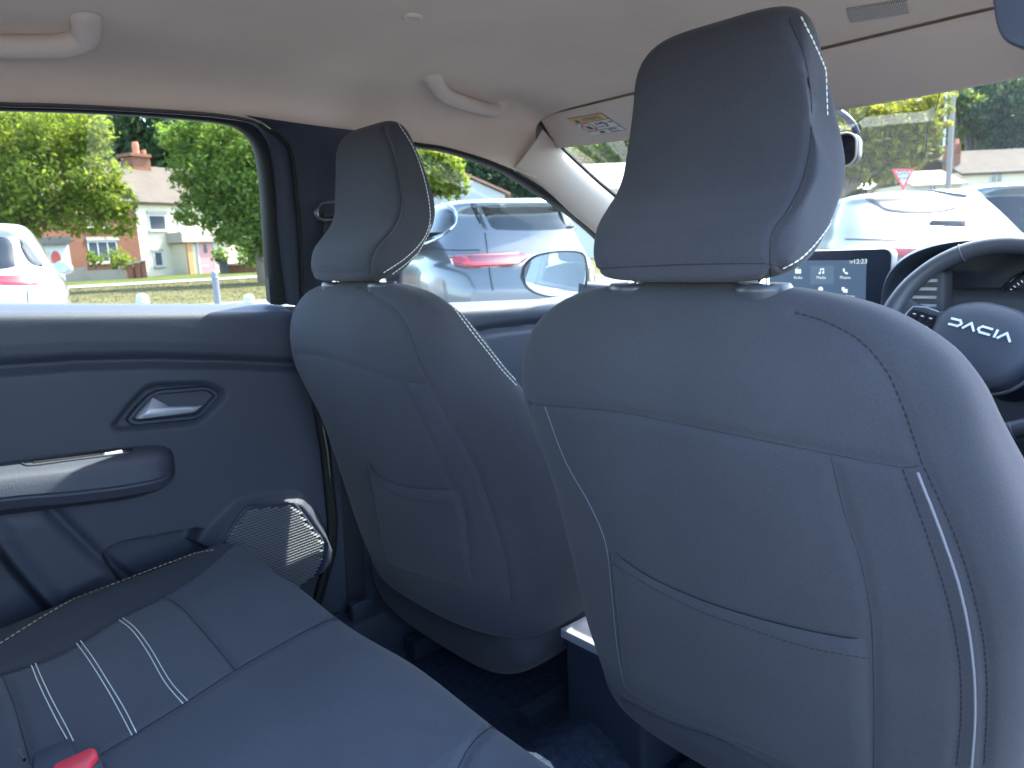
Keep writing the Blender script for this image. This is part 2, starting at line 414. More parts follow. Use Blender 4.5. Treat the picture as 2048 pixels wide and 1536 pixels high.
# B-pillar upper lining (left)
L = [(488, 230), (540, 256), (574, 330), (584, 430), (590, 530), (590, 640)]
Rr = [(782, 268), (784, 310), (788, 400), (790, 480), (790, 560), (790, 640)]
A = ontl(L, 40, 0.018); B = ontl(Rr, 40, 0.03)
v_, f_ = ruled(A, B, 24, TN*0.012)
struct(mk('pillar_cover', v_, f_, PLASB), 'dark blue black cover of the pillar behind the front passenger seat')
# lower B-pillar cover and rocker
vv = []
for i in range(30):
    z = 0.16+0.80*i/29
    for y, dx in ((-0.02, -0.02), (0.075, 0.0), (0.10, 0.012), (0.20, 0.018), (0.32, 0.012), (0.36, -0.02)):
        vv.append((-0.715+dx, y+0.02*(0.6-z), z))
struct(mk('lower_pillar_cover', vv, grid_faces(30, 6), PLAS), 'grey lower pillar cover beside the front passenger seat')
mb = MB(); mb.box((-0.74, -1.0, 0.16), (-0.64, 1.3, 0.33)); struct(bevel_obj(mb.build('door_sill', PLASD), 0.02, 3))
mb = MB(); mb.box((0.56, -0.05, 0.16), (0.66, 1.3, 0.33)); struct(bevel_obj(mb.build('door_sill', PLASD), 0.02, 3))
# body side outside the doors so that no daylight shows under the panels
BODY = mat('own car outer paint', (0.22, 0.24, 0.26), 0.3, coat=0.6)
vv = []
for y in np.linspace(-1.9, 1.5, 30):
    for z, x in ((0.15, -0.86), (0.4, -0.90), (0.8, -0.88), (1.0, -0.83), (belt(min(y, 1.0))+0.012, -0.785)): vv.append((x, y, z))
struct(mk('body_side', vv, grid_faces(30, 5), BODY))
# unseen rest of the body, added to darken the cabin: closed quarter, tailgate, near pillar (the near rear door stands open)
def quarter(sx, x0):
    vv = []
    for y in np.linspace(-1.85, -1.0, 8):
        for z, dx in ((0.2, 0.0), (0.7, 0.02), (1.05, 0.0), (1.2, -0.05), (1.42, -0.13)): vv.append((x0+sx*dx, y, z))
    return struct(mk('quarter_panel', vv, grid_faces(8, 5), PLAS))
quarter(1, 0.62); quarter(-1, -0.74)
vv = [(x, -1.86-0.10*(1.0-z), z) for x in np.linspace(-0.76, 0.64, 10) for z in (0.2, 0.6, 0.98)]; struct(mk('tailgate', vv, grid_faces(10, 3), PLAS))
mb = MB(); P_ = [(0.755, -0.085), (0.82, -0.085), (0.82, 0.06), (0.755, 0.06)]
v_, f_ = loft([[(x+0.03*(1-z/1.05)*0-0.10*max(0, z-1.05)/0.35, y, z) for x, y in P_] for z in (0.15, 0.6, 1.05, 1.25)]); struct(mk('near_pillar', v_, f_, PLASB))
# ================================================================ DOORS
RID_R = [(-0.75, -0.085), (-0.62, -0.077), (-0.49, -0.069), (-0.38, -0.066), (-0.26, -0.069), (-0.12, -0.079), (0.035, -0.094), (0.2, -0.11)]
def door_panel(name, parent, y0, yfront, rid, feats, ny=230, nz=210, lip=1.0):
    V = []
    T = np.linspace(0, 1, ny)
    rows = 0
    Y = np.zeros((ny, nz)); Z = np.zeros((ny, nz))
    for j in range(nz):
        t = j/(nz-1)
        for i in range(ny):
            Y[i, j] = 0
    zl = 0.30
    for i in range(ny):
        for j in range(nz):
            # bottom-up; z measured on this column
            t = j/(nz-1)
            yn = y0+(0.06-y0)*T[i] if name == 'r' else y0+(1.22-y0)*T[i]
            b = belt(yn)
            z = zl+(b-0.014-zl)*t
            yf = yfront(z)
            Y[i, j] = y0+(yf-y0)*T[i]; Z[i, j] = z
    Yf, Zf = Y.ravel(), Z.ravel()
    Bf = np.array([belt(y) for y in Yf]); rf = np.interp(Yf, [p[0] for p in rid], [p[1] for p in rid]); e = Zf-(Bf+rf)
    X = np.interp(e, [-0.80, -0.40, -0.20, -0.10, -0.045, -0.034, -0.019, -0.015, -0.004, 0.002, 0.02, 0.05, 0.09],
                  [-0.70, -0.694, -0.690, -0.687, -0.686, -0.686, -0.703, -0.703, -0.686, -0.681, -0.677, -0.677, -0.680])
    P2 = np.stack([Yf, Zf], 1)
    X = X+feats(P2)
    V = [Vector((X[k], Yf[k], Zf[k])) for k in range(len(X))]
    # roll-over and sill top
    nv = nz+14; out = []
    for i in range(ny):
        col = V[i*nz:(i+1)*nz]; out += col
        last = col[-1]; b = belt(last.y); r = 0.020
        for k in range(1, 11):
            a = math.pi/2*k/10
            out.append(Vector((last.x-r*(1-math.cos(a)), last.y, last.z+0.004+0.018*math.sin(a))))
        q = out[-1]
        for k, (dx, dz) in enumerate(((0.015, 0.005), (0.035, 0.010), (0.055, 0.013), (0.066, 0.0))): out.append(q+Vector((-dx, 0, dz)))
    return out, grid_faces(ny, nv)
def yz(pts, x=-0.687): return [(atx(p[0], p[1], x).y, atx(p[0], p[1], x).z) for p in pts]
H_OUT = [(218, 850), (224, 862), (241, 869), (391, 855), (413, 843), (440, 817), (459, 794), (452, 776), (432, 764), (405, 759), (312, 761), (287, 770), (255, 802)]
H_BEZ = [(252, 838), (256, 846), (266, 851), (389, 840), (402, 833), (420, 812), (437, 794), (436, 784), (413, 771), (318, 779), (296, 788), (272, 812)]
H_CAV = [(266, 837), (275, 841), (386, 829), (396, 825), (412, 808), (427, 791), (412, 781), (318, 789), (302, 796), (283, 815)]
S_OUT = [(393, 1086), (414, 1058), (462, 1007), (483, 994), (526, 986), (570, 980), (597, 980), (611, 985), (629, 1005), (654, 1054), (664, 1085), (655, 1120), (629, 1149), (560, 1180), (380, 1160)]
S_IN = [(441, 1086), (491, 1024), (501, 1018), (520, 1014), (582, 1008), (591, 1010), (597, 1017), (620, 1054), (635, 1077), (629, 1106), (614, 1136), (560, 1180), (400, 1150)]
POCK = [(206, 1116), (212, 1103), (240, 1086), (395, 1057), (412, 1060), (396, 1085), (430, 1095), (430, 1260), (300, 1260)]
GRV = [(60, 985), (105, 1022), (150, 1068), (205, 1122), (260, 1165), (330, 1210)]
REAR = [(-260, 930), (-60, 1020), (0, 1088), (50, 1150), (120, 1228), (160, 1300), (-200, 1400)]
def rear_feats(P):
    d = np.zeros(len(P))
    d -= 0.015*sstep(0, 0.016, -poly_sd(P, yz(H_OUT)))
    so = poly_sd(P, yz(S_OUT)); si = poly_sd(P, yz(S_IN))
    d += (0.026+0.30*np.clip(0.64-P[:, 1], 0, 0.15))*sstep(0, 0.030, -so)-0.026*sstep(-0.002, 0.006, -si)
    d -= 0.045*sstep(0, 0.008, -poly_sd(P, yz(POCK)))
    d -= 0.012*np.exp(-0.5*(line_d(P, yz(GRV))/0.007)**2)
    d += 0.006*sstep(0.0, 0.03, -poly_sd(P, yz([(0, 1033), (100, 1022), (250, 1150), (120, 1228), (50, 1150), (0, 1088)])))
    d -= 0.05*sstep(0, 0.02, -poly_sd(P, yz(REAR)))
    return d
rd = thing('rear_door', 'dark grey rear passenger door with silver pull handle and speaker grille', 'car door', (-0.70, -0.4, 0.30))
rfront = lambda z: float(np.interp(z, [0.3, 0.42, 0.48, 0.56, 0.73, 0.88, 0.92, 1.1], [-0.03, 0.02, 0.047, 0.061, 0.060, 0.046, 0.036, 0.02]))
v, f = door_panel('r', rd, -1.0, rfront, RID_R, rear_feats, 330, 260)
panel = mk('door_panel', v, f, PLAS, rd, ang=75); DB = bvh_of(v, f)
# window frame seals, frame and glass
W_IN = [(-220, 226), (-60, 223), (0, 223), (150, 227), (300, 235), (430, 247), (482, 264), (513, 302), (526, 380), (532, 480), (541, 608)]
W_OUT = [(-220, 212), (-60, 212), (0, 213), (150, 217), (300, 225), (440, 237), (502, 252), (536, 300), (549, 380), (556, 480), (572, 608)]
W_OUT2 = [(-220, 209), (-60, 209), (0, 210), (150, 214), (300, 222), (450, 233), (530, 252), (575, 300), (590, 400), (598, 500), (602, 608)]
v_, f_ = ruled(ontl(W_IN, 90, 0.0), ontl(W_OUT, 90, 0.012), 5, TN*0.006, 0.02, TN); mk('window_seal', v_, f_, RUB, rd)
v_, f_ = ruled(ontl(W_OUT, 90, 0.010), ontl(W_OUT2, 90, 0.022), 6, TN*0.008, 0.02, TN); mk('window_frame', v_, f_, PLASB, rd)
tube('frame_seal', ontl([(520, 250), (578, 296), (594, 400), (602, 500), (606, 612)], 40, 0.026), 0.004, RUB, rd, 8)
vv = [TP+Vector((0, -1.05, 0))+TN*-0.012, TP+Vector((0, 0.06, 0))+TN*-0.012]
dirn = Vector((0.13, 0, 0.32))
mk('window_glass', [vv[0]-dirn*0.15, vv[1]-dirn*0.15, vv[1]+dirn*1.06, vv[0]+dirn*1.06], [(0, 1, 2, 3)], GLAS, rd, False)
# handle
XH = -0.700
def xyz(pts, x): return [atx(p[0], p[1], x) for p in pts]
NX = Vector((1, 0, 0))
hz = thing_part = None
ro = [Vector(p) for p in lin(xyz(H_BEZ+[H_BEZ[0]], XH+0.004), 73)][:-1]; ri = [Vector(p) for p in lin(xyz(H_CAV+[H_CAV[0]], XH+0.004), 73)][:-1]
# align starts, then ring with rounded top
rings = [[p-NX*0.012 for p in ro], ro, [a.lerp(b, 0.25)+NX*0.004 for a, b in zip(ro, ri)], [a.lerp(b, 0.75)+NX*0.004 for a, b in zip(ro, ri)], ri, [p-NX*0.03 for p in ri]]
v_, f_ = loft(rings, True, False); bez = mk('handle_bezel', v_, f_, PLASD, rd)
f_ = [tuple(range(len(ri)))]; mk('handle_cavity', [p-NX*0.026 for p in ri], f_, PLASD, bez, False)
lv = [((270, 835), .004), ((305, 795), .002), ((337, 812), .0), ((406, 811), .0), ((388, 825), .010), ((279, 839), .010), ((299, 817), .017), ((398, 814), .012), ((290, 829), .019)]
V1 = [atx(p[0], p[1], XH+d) for p, d in lv]; k = len(V1); V2 = [p-NX*0.010 for p in V1]
F1 = [(0, 1, 6), (1, 2, 6), (2, 3, 7, 6), (6, 7, 4, 8), (7, 3, 4), (8, 4, 5), (0, 6, 8), (0, 8, 5)]
F2 = [tuple(i+k for i in q)[::-1] for q in F1]; rim = [0, 1, 2, 3, 4, 5]
F3 = [(a, b, b+k, a+k) for a, b in zip(rim, rim[1:]+rim[:1])]
lev = mk('pull_lever', V1+V2, F1+F2+F3, SILV, bez); bevel_obj(lev, 0.0025, 3)
mb = MB(); c0 = atx(380, 800, XH-0.02); mb.add(*tube_vf([c0, c0+NX*0.006], 0.006, 16)); mb.build('screw_cover', PLASD, bez)
# armrest: loft of cross sections along y
ta = [(-700, 1005), (-300, 958), (0, 921), (150, 901), (271, 887), (312, 884)]; tb = [(-700, 1040), (-300, 995), (0, 958), (181, 938), (260, 928), (306, 921)]
tg = [(-700, 1095), (-300, 1045), (0, 1000), (150, 986), (260, 972), (322, 960)]; tbm = [(-700, 1120), (-300, 1075), (0, 1033), (181, 1010), (270, 997), (312, 985)]
NA_ = 60
a = [atx(*p, -0.700) for p in cr(ta, NA_)]; bq = [atx(*p, -0.622) for p in cr(tb, NA_)]; g = [atx(*p, -0.612) for p in cr(tg, NA_)]; d = [atx(*p, -0.655) for p in cr(tbm, NA_)]
def arm_ring(i, s=1.0, yo=0.0):
    A_, B_, G_, D_ = a[i], bq[i], g[i], d[i]; y = B_.y
    def pp(x, z): return Vector((-0.705+(x+0.705)*s, y+yo, 0.775+(z-0.775)*(0.55+0.45*s)))
    r = [pp(-0.725, A_.z), pp(-0.700, A_.z), pp(-0.680, A_.z-0.001), pp(-0.640, B_.z+0.006), pp(-0.628, B_.z+0.002), pp(-0.622, B_.z-0.004),
         pp(-0.616, (B_.z+G_.z)/2), pp(-0.613, G_.z+0.004), pp(-0.616, G_.z), pp(-0.615, G_.z-0.004), pp(-0.625, G_.z-0.02), pp(-0.650, D_.z+0.006), pp(-0.66, D_.z), pp(-0.725, D_.z)]
    return r
rings = [arm_ring(i) for i in range(NA_)]
rings += [arm_ring(NA_-1, 0.97, 0.010), arm_ring(NA_-1, 0.88, 0.022), arm_ring(NA_-1, 0.68, 0.036), arm_ring(NA_-1, 0.35, 0.050), arm_ring(NA_-1, 0.12, 0.056)]
v_, f_ = loft(rings); arm = mk('armrest', v_, f_, PLAS, rd, ang=28); AB = bvh_of(v_, f_)
# pull slot in the armrest: black patch painted for its inner shade, edged by a rim
sa = [(55, 922), (130, 911), (200, 902), (262, 896), (272, 898)]; sb = [(62, 929), (130, 921), (200, 912), (255, 905), (268, 903)]
v_, f_ = surf_patch(AB, sa, sb, 30, 5, 0.0015); mk('slot_shade', v_, f_, RUB, arm)
ln, nn = surf_line(AB, [(42, 924), (60, 919), (130, 908), (200, 899), (270, 892)], 40, 0.001); tube('slot_rim', ln, 0.0016, PLAS, arm, 6)
ln, nn = surf_line(AB, [(42, 926), (60, 932), (130, 923), (200, 914), (258, 907), (272, 900)], 40, 0.001); tube('slot_rim', ln, 0.0016, PLAS, arm, 6)
v_, f_ = surf_patch(AB, [(203, 908), (222, 906), (244, 901), (248, 902)], [(206, 914), (224, 911), (244, 908), (250, 909)], 8, 4, 0.004); pap = mk('paper_scrap', v_, f_, mat('paper', (0.75, 0.72, 0.66), 0.9))
tag(pap, 'small pale paper scrap tucked in the rear door pull slot', 'paper')
# speaker grille: brickwork of short tilted slats
S_Y = yz(S_IN, -0.664); sp = MB()
def spx(z): return -0.670+0.30*max(0, min(0.15, 0.64-z))
pa = np.array(S_Y); p0 = pa.min(0); p1 = pa.max(0)
ax = np.array([1.0, 0.055]); ax /= np.linalg.norm(ax); up = np.array([0.0, 1.0])
cells = []
row = 0; pitch = 0.0052; wl = 0.0108
for r_ in range(-10, 60):
    for c_ in range(-10, 45):
        q = p0+ax*(c_*wl+(r_ % 2)*wl*0.5)+up*(r_*pitch); cells.append(q)
cells = np.array(cells); sd = poly_sd(cells, S_Y); cells = cells[sd < -0.003]
for q in cells:
    h = wl*0.44; z0, y0 = q[1], q[0]; sl = ax[1]; bx = spx(z0)+0.008
    # outer edge lower, leaning up towards the cabin
    pts = []
    for yy in (-h, h):
        pts += [(bx-0.0035, y0+yy, z0+0.0014+sl*yy), (bx+0.0010, y0+yy, z0-0.0006+sl*yy), (bx, y0+yy, z0-0.0016+sl*yy), (bx-0.0045, y0+yy, z0+0.0002+sl*yy)]
    sp.add(pts, [(0, 1, 5, 4), (1, 2, 6, 5), (2, 3, 7, 6), (3, 0, 4, 7), (0, 3, 2, 1), (4, 5, 6, 7)])
gr = stuff(sp.build('grille_slats', mat('grille plastic', (0.16, 0.17, 0.19), 0.35, spec=0.6), rd, False))
# rim around the grille
rm = [atx(p[0], p[1], -0.660) for p in cr(S_IN[:11], 80)]
for p in rm: p.x = spx(p.z)+0.001
tube('grille_rim', rm, 0.0038, PLASD, rd, 10)
# rubber seal round the front edge of the rear door
sl = [Vector((-0.690, rfront(z)+0.010, z)) for z in np.linspace(0.30, 0.93, 50)]
tube('door_edge_seal', sl, 0.009, RUB, rd, 10)
sl = [Vector((-0.712, rfront(z)+0.032, z)) for z in np.linspace(0.30, 0.95, 50)]
tube('body_seal', sl, 0.008, RUB, rd, 10)
# ---- front passenger door
fd = thing('front_door', 'dark grey front passenger door seen between the two front seats', 'car door', (-0.70, 0.8, 0.30))
RID_F = [(p.y, p.z-belt(p.y)) for p in (atx(q[0], q[1], -0.69) for q in ((880, 674), (915, 664), (951, 652), (1000, 644), (1056, 638), (1150, 632)))]
RID_F = [(0.2, RID_F[0][1]-0.02)]+RID_F+[(1.3, RID_F[-1][1])]
v, f = door_panel('f', fd, 0.33, lambda z: 1.24, RID_F, lambda P: np.zeros(len(P)), 70, 120)
mk('door_panel', v, f, PLAS, fd, ang=75)
v_, f_ = ruled(ontl(ftop_in, 70, 0.0), ontl(ftop_out, 70, 0.016), 5, TN*0.006, 0.02, TN); mk('window_seal', v_, f_, RUB, fd)
v_, f_ = ruled(ontl([(806, 282), (806, 400), (806, 500), (806, 640)], 20, 0.012), ontl([(785, 280), (785, 400), (785, 500), (785, 640)], 20, 0.02), 4, TN*0.006, 0.02, TN); mk('window_frame', v_, f_, PLASB, fd)
vv = [TP+Vector((0, 0.2, 0))+TN*-0.012, TP+Vector((0, 1.25, -0.10))+TN*-0.012]
mk('window_glass', [vv[0]-dirn*0.3, vv[1]-dirn*0.15, TP+Vector((0, 1.1, 0))+TN*-0.012+dirn*0.25, TP+Vector((0, 0.66, 0))+TN*-0.012+dirn*0.75, vv[0]+dirn*1.0], [(0, 1, 2, 3, 4)], GLAS, fd, False)
# mirrored right front door, just out of the picture
struct(mk('near_door_panel', [Vector((2*XC-p.x+0.03, p.y, p.z)) for p in v], f, PLAS, ang=75))
# ---- door mirror outside the front passenger window
dm = thing('door_mirror', 'dark oval wing mirror outside the front passenger window', 'wing mirror', (-0.90, 1.1, 0.98))
mc = atx(1106, 549, -0.95); o_px = [(1040, 555), (1046, 530), (1066, 512), (1100, 503), (1140, 500), (1168, 505), (1176, 525), (1176, 560), (1168, 582), (1150, 594), (1110, 597), (1075, 590), (1052, 577)]
mn = (CAM-mc); mn.z = 0; mn.normalize(); mn = (mn+Vector((0.10, -0.55, 0.02))).normalized()
out = [Vector(p) for p in cr([atp(p[0], p[1], mc, mn) for p in o_px+[o_px[0]]], 60)][:-1]
cen = sum(out, Vector())/len(out); back = -mn
rings = [[cen+(p-cen)*0.90 for p in out], [cen+(p-cen)*0.93+mn*0.006 for p in out], [cen+(p-cen)*0.985+mn*0.006 for p in out], out, [cen+(p-cen)*1.0+back*0.03 for p in out], [cen+(p-cen)*0.92+back*0.075 for p in out], [cen+(p-cen)*0.65+back*0.11 for p in out], [cen+(p-cen)*0.2+back*0.125 for p in out]]
v_, f_ = loft(rings, True, False); mk('mirror_housing', v_, f_, mat('gloss dark housing', (0.03, 0.035, 0.045), 0.25, coat=0.4), dm)
mk('mirror_glass', [cen+(p-cen)*0.91 for p in out], [tuple(range(len(out)))], mat('mirror', (0.88, 0.9, 0.9), 0.01, metal=1.0), dm, False)
v_, f_ = tube_vf([cen+Vector((0.05, 0.05, -0.05)), Vector((-0.80, 1.20, 1.0))], 0.025, 12); mk('mirror_arm', v_, f_, PLASB, dm)
# ================================================================ FRONT SEATS
TAB = np.array([  # z, half width, centre y, rear depth, front depth
 (0.452, .10, .205, .03, .05), (0.455, .215, .20, .080, .12), (0.462, .252, .197, .104, .17), (0.482, .264, .192, .114, .195), (0.52, .268, .186, .120, .21), (0.60, .282, .172, .128, .21), (0.70, .288, .152, .130, .19),
 (0.80, .289, .128, .130, .16), (0.90, .289, .104, .125, .125), (0.95, .286, .090, .117, .10), (1.00, .277, .070, .098, .078), (1.03, .264, .057, .080, .066),
 (1.05, .249, .050, .067, .056), (1.07, .222, .044, .054, .047), (1.085, .190, .040, .043, .040), (1.096, .146, .036, .030, .030), (1.103, .096, .034, .018, .019), (1.107, .04, .033, .007, .008)])
def seat_shell(cx, NA=300, NZ=230):
    wl_ = 0.20 if cx < 0 else 0.03
    # even spacing along the table's arc, smooth interpolation
    t = cr(TAB, NZ); rings = []
    ang = np.linspace(0, 2*math.pi, NA, endpoint=False)
    for z, w, yc, dr, df in t:
        n = 2.9; r = []
        for a_ in ang:
            c, s = math.cos(a_), math.sin(a_); x = w*math.copysign(abs(c)**(2/n), c)
            x *= 1-0.06*max(0, -s)**0.8*float(sstep(0.97, 0.78, z))
            if x > 0: x *= 1+0.13*float(sstep(1.0, 0.80, z))
            if x < 0: x *= 1-wl_*float(sstep(0.96, 0.80, z))+0.06*math.exp(-((z-0.96)/0.09)**2)
            if s < 0: y = yc-dr*abs(s)**(2/n)
            else:
                y = yc+df*abs(s)**(2/n)-0.5*df*(1-(x/w)**2)
            r.append((cx+x, y, z))
        rings.append(r)
    return loft(rings)
def P2(k, pts): return pts
def make_seat(cx, label, lines, pocket, name='front_seat'):
    s = thing(name, label, 'car seat', (cx, 0.3, 0.20), 'front seats')
    v, f = seat_shell(cx); b = bvh_of(v, f)
    V = np.array([tuple(p) for p in v]); N = vnormals(V, f)
    ls = {}
    for k, pts in lines.items(): ls[k] = surf_line(b, pts, 90)
    VV = [Vector(p) for p in V]; NN = [Vector(p) for p in N]
    VV = displace_lines(VV, NN, [ls[k][0] for k in ls if k[0] == 's'], 0.0034, 0.0042)
    # soft wobble of the padded cover
    for i, p in enumerate(VV):
        w_ = 0.0012*math.sin(9*p.x+3*p.z)*math.sin(14*p.z+5*p.x+cx)
        VV[i] = p+NN[i]*w_
    bk = mk('backrest', VV, f, FAB, s, ang=80); b2 = bvh_of(VV, f)
    for k, pts in lines.items():
        l, n_ = surf_line(b2, pts, 140)
        if len(l) < 4: continue
        kind = k.split('_')[1]
        if kind == 'seam': tube('seam', [p-q*0.0006 for p, q in zip(l, n_)], 0.0009, SEAM, bk, 5)
        elif kind == 'pale': tube('seam', [p+q*0.0002 for p, q in zip(l, n_)], 0.0008, LTH, bk, 5)
        elif kind == 'stitch': stuff(dashes(l, n_, 0.0050, 0.0020, 0.0009, 0.0002).build('stitching', SEAM, bk))
        elif kind == 'white': stuff(dashes(l, n_, 0.0055, 0.0016, 0.0009, 0.0008).build('stitching', WTH, bk))
        elif kind == 'zip':
            l2 = l
            tube('zip_tape', [p+q*0.0004 for p, q in zip(l, n_)], 0.0012, mat('zip line', (0.20, 0.205, 0.24), 0.7), bk, 6)
    # pocket: a panel of cloth standing off the back, hem rolled
    if pocket:
        top, bot, st = pocket
        nu, nv = 60, 30; a_ = cr(top, nu); c_ = cr(bot, nu); pv = []
        for i in range(nu):
            for j in range(nv):
                t = j/(nv-1); p = a_[i]*(1-t)+c_[i]*t
                l, n_ = hit(b2, p[0], p[1])
                if l is None: l, n_ = pv[-1], Vector((0, -1, 0))
                ed = min(i, nu-1-i)/(nu-1); lift = 0.007*min(1, ed*14)*(1-t)**0.5+0.0012
                if ed == 0: lift = -0.002
                if j == 0: lift -= 0.0045
                if j == 1: lift -= 0.001
                if t > 0.97: lift = -0.002
                pv.append(l+n_*lift)
        pf = grid_faces(nu, nv); pk = mk('back_pocket', pv, pf, FAB, s, ang=80); pb = bvh_of(pv, pf)
        l, n_ = surf_line(pb, st, 120)
        stuff(dashes(l, n_, 0.0050, 0.0020, 0.0007, 0.0).build('hem_stitching', SEAM, pk))
    # headrest: side profile swept across, rounded at the sides
    prof = [(-.012, 1.109), (-.016, 1.127), (-.008, 1.155), (.014, 1.178), (.037, 1.202), (.050, 1.230), (.052, 1.262), (.053, 1.300), (.055, 1.336), (.057, 1.357), (.065, 1.372), (.080, 1.379), (.098, 1.367), (.117, 1.329), (.132, 1.278), (.138, 1.232), (.128, 1.196), (.104, 1.165), (.080, 1.137), (.048, 1.112), (.020, 1.106)]
    pr = cr(prof+[prof[0]], 130)[:-1]; cy_, cz_ = pr.mean(0); rings = []
    NS = 110
    for i in range(NS):
        th_ = math.pi*(-0.5+i/(NS-1)); u = math.copysign(abs(math.sin(th_))**(2/4.2), th_); sc = max(0.0, math.cos(th_))**(2/4.2)
        r = []
        for y, z in pr:
            hw = 0.128-0.022*float(sstep(1.16, 1.36, z))
            k = 1-(1-sc)*0.65
            # shrink towards the section's spine near the sides
            yy = cy_+(y-cy_)*k; zz = cz_+(z-cz_)*(1-(1-sc)*0.50)
            r.append((cx+hw*u, yy, zz))
        rings.append(r)
    hv, hf = loft(rings); hb = bvh_of(hv, hf)
    V = np.array([tuple(p) for p in hv]); N = vnormals(V, hf)
    hl = lines_head[label_key(cx)]
    sl = [surf_line(hb, hl[k], 90)[0] for k in hl if k.startswith('s')]
    HV = displace_lines([Vector(p) for p in V], [Vector(p) for p in N], sl, 0.0035, 0.004)
    hr = mk('headrest', HV, hf, FAB, s, ang=80); hb = bvh_of(HV, hf)
    for k, pts in hl.items():
        l, n_ = surf_line(hb, pts, 120)
        if len(l) < 4: continue
        if k.startswith('s'): tube('seam', [p-q*0.0005 for p, q in zip(l, n_)], 0.0009, SEAM, hr, 5)
        else: stuff(dashes(l, n_, 0.0052, 0.0014, 0.0009, 0.0007).build('stitching', WTH, hr))
    for dx in (-0.084, 0.084):
        c0 = Vector((cx+dx, 0.026, 1.098)); mb = MB()
        rings = []
        for rr, zz in ((0.026, 1.088), (0.0275, 1.097), (0.0275, 1.101), (0.025, 1.1045), (0.010, 1.105)):
            rings.append([(c0.x+rr*1.08*math.cos(t), c0.y+rr*0.9*math.sin(t), zz) for t in np.linspace(0, 2*math.pi, 36, endpoint=False)])
        mk('post_collar', *loft(rings), mat('grey collar plastic', (0.038, 0.043, 0.056), 0.32, spec=0.5), s)
        tube('headrest_post', [(c0.x, c0.y, 1.09), (c0.x, c0.y+0.004, 1.14)], 0.006, CHROME, s, 14)
    # cushion
    rings = []
    for i in range(36):
        t = 0.5-0.5*math.cos(math.pi*i/35); y = (0.135 if cx < 0 else 0.235)+(0.56 if cx < 0 else 0.46)*t
        k = (1-abs(2*t-1)**6)**(1/6) if 0 < t < 1 else 0.02
        r = []
        for a_ in np.linspace(0, 2*math.pi, 60, endpoint=False):
            c, ss = math.cos(a_), math.sin(a_)
            x = 0.275*k**0.35*math.copysign(abs(c)**(2/3.2), c); z = 0.445+0.06*t+0.13*k*math.copysign(abs(ss)**(2/2.6), ss)
            if ss > 0: z -= 0.03*(1-(x/0.29)**2)
            r.append((cx+x, y, z))
        rings.append(r)
    mk('cushion', *loft(rings), FAB, s)
    # frame and slide rails
    mb = MB()
    for dx in (-0.2, 0.2): mb = MB(); mb.box((cx+dx-0.018, 0.20, 0.21), (cx+dx+0.018, 0.66, 0.255)); mb.build('slide_rail', PLASD, s)
    mb = MB()
    for dx in (-0.2, 0.2): mb.box((cx+dx-0.015, 0.32, 0.25), (cx+dx+0.015, 0.60, 0.40))
    mb.box((cx-0.2, 0.34, 0.30), (cx+0.2, 0.38, 0.34)); mb.build('seat_frame', PLASD, s)
    return s
def label_key(cx): return 'd' if cx > 0 else 'p'
lines_head = {
 'd': {'s1': [(1578, 40), (1608, 110), (1622, 190), (1622, 275), (1605, 360), (1575, 420), (1546, 462), (1540, 500), (1541, 553)],
       's2': [(1186, 538), (1300, 532), (1420, 528), (1536, 528), (1570, 540)],
       'w1': [(1602, 35), (1640, 115), (1672, 200), (1691, 280), (1694, 340), (1680, 405), (1650, 462), (1606, 512), (1560, 540)],
       'w2': [(1664, 470), (1640, 500), (1610, 526), (1572, 547)]},
 'p': {'s1': [(766, 258), (785, 310), (797, 365), (800, 415), (784, 456), (756, 489), (742, 515), (739, 548)],
       's2': [(626, 542), (660, 544), (700, 544), (739, 541)],
       'w1': [(797, 248), (826, 295), (846, 350), (858, 405), (859, 445), (845, 480), (812, 515), (764, 547)],
       'w2': [(861, 448), (850, 487), (818, 522), (780, 551)]}}
drv_lines = {
 's1_seam': [(1050, 806), (1095, 811), (1250, 826), (1450, 866), (1660, 908), (1800, 934), (1845, 930)],
 's2_stitch': [(1590, 625), (1650, 643), (1715, 678), (1768, 735), (1800, 800), (1825, 870), (1845, 930)],
 's3_seam': [(1660, 908), (1690, 1030), (1720, 1120), (1741, 1230), (1746, 1330), (1748, 1440), (1747, 1536)],
 'n4_pale': [(1090, 814), (1130, 920), (1180, 1010), (1212, 1090), (1225, 1200), (1235, 1300), (1250, 1375)],
 's5_stitch': [(1805, 938), (1850, 1060), (1895, 1200), (1918, 1320), (1922, 1430), (1912, 1536)],
 'n6_zip': [(1835, 945), (1880, 1060), (1920, 1180), (1943, 1300), (1950, 1420), (1943, 1536)],
 's7_stitch': [(1848, 935), (1905, 1060), (1945, 1180), (1968, 1290), (1974, 1400), (1968, 1536)],
 's8_seam': [(1248, 1400), (1340, 1445), (1440, 1480), (1560, 1545)]}
drv_pock = ([(1216, 1092), (1300, 1150), (1400, 1195), (1500, 1228), (1620, 1258), (1742, 1280)], [(1248, 1385), (1330, 1430), (1430, 1470), (1530, 1510), (1640, 1560), (1748, 1600)],
            [(1228, 1128), (1300, 1172), (1400, 1222), (1500, 1258), (1620, 1296), (1742, 1318)])
make_seat(0.315, 'large near driver seat with zipped dark grey cover, back pocket and white stitched headrest', drv_lines, drv_pock)
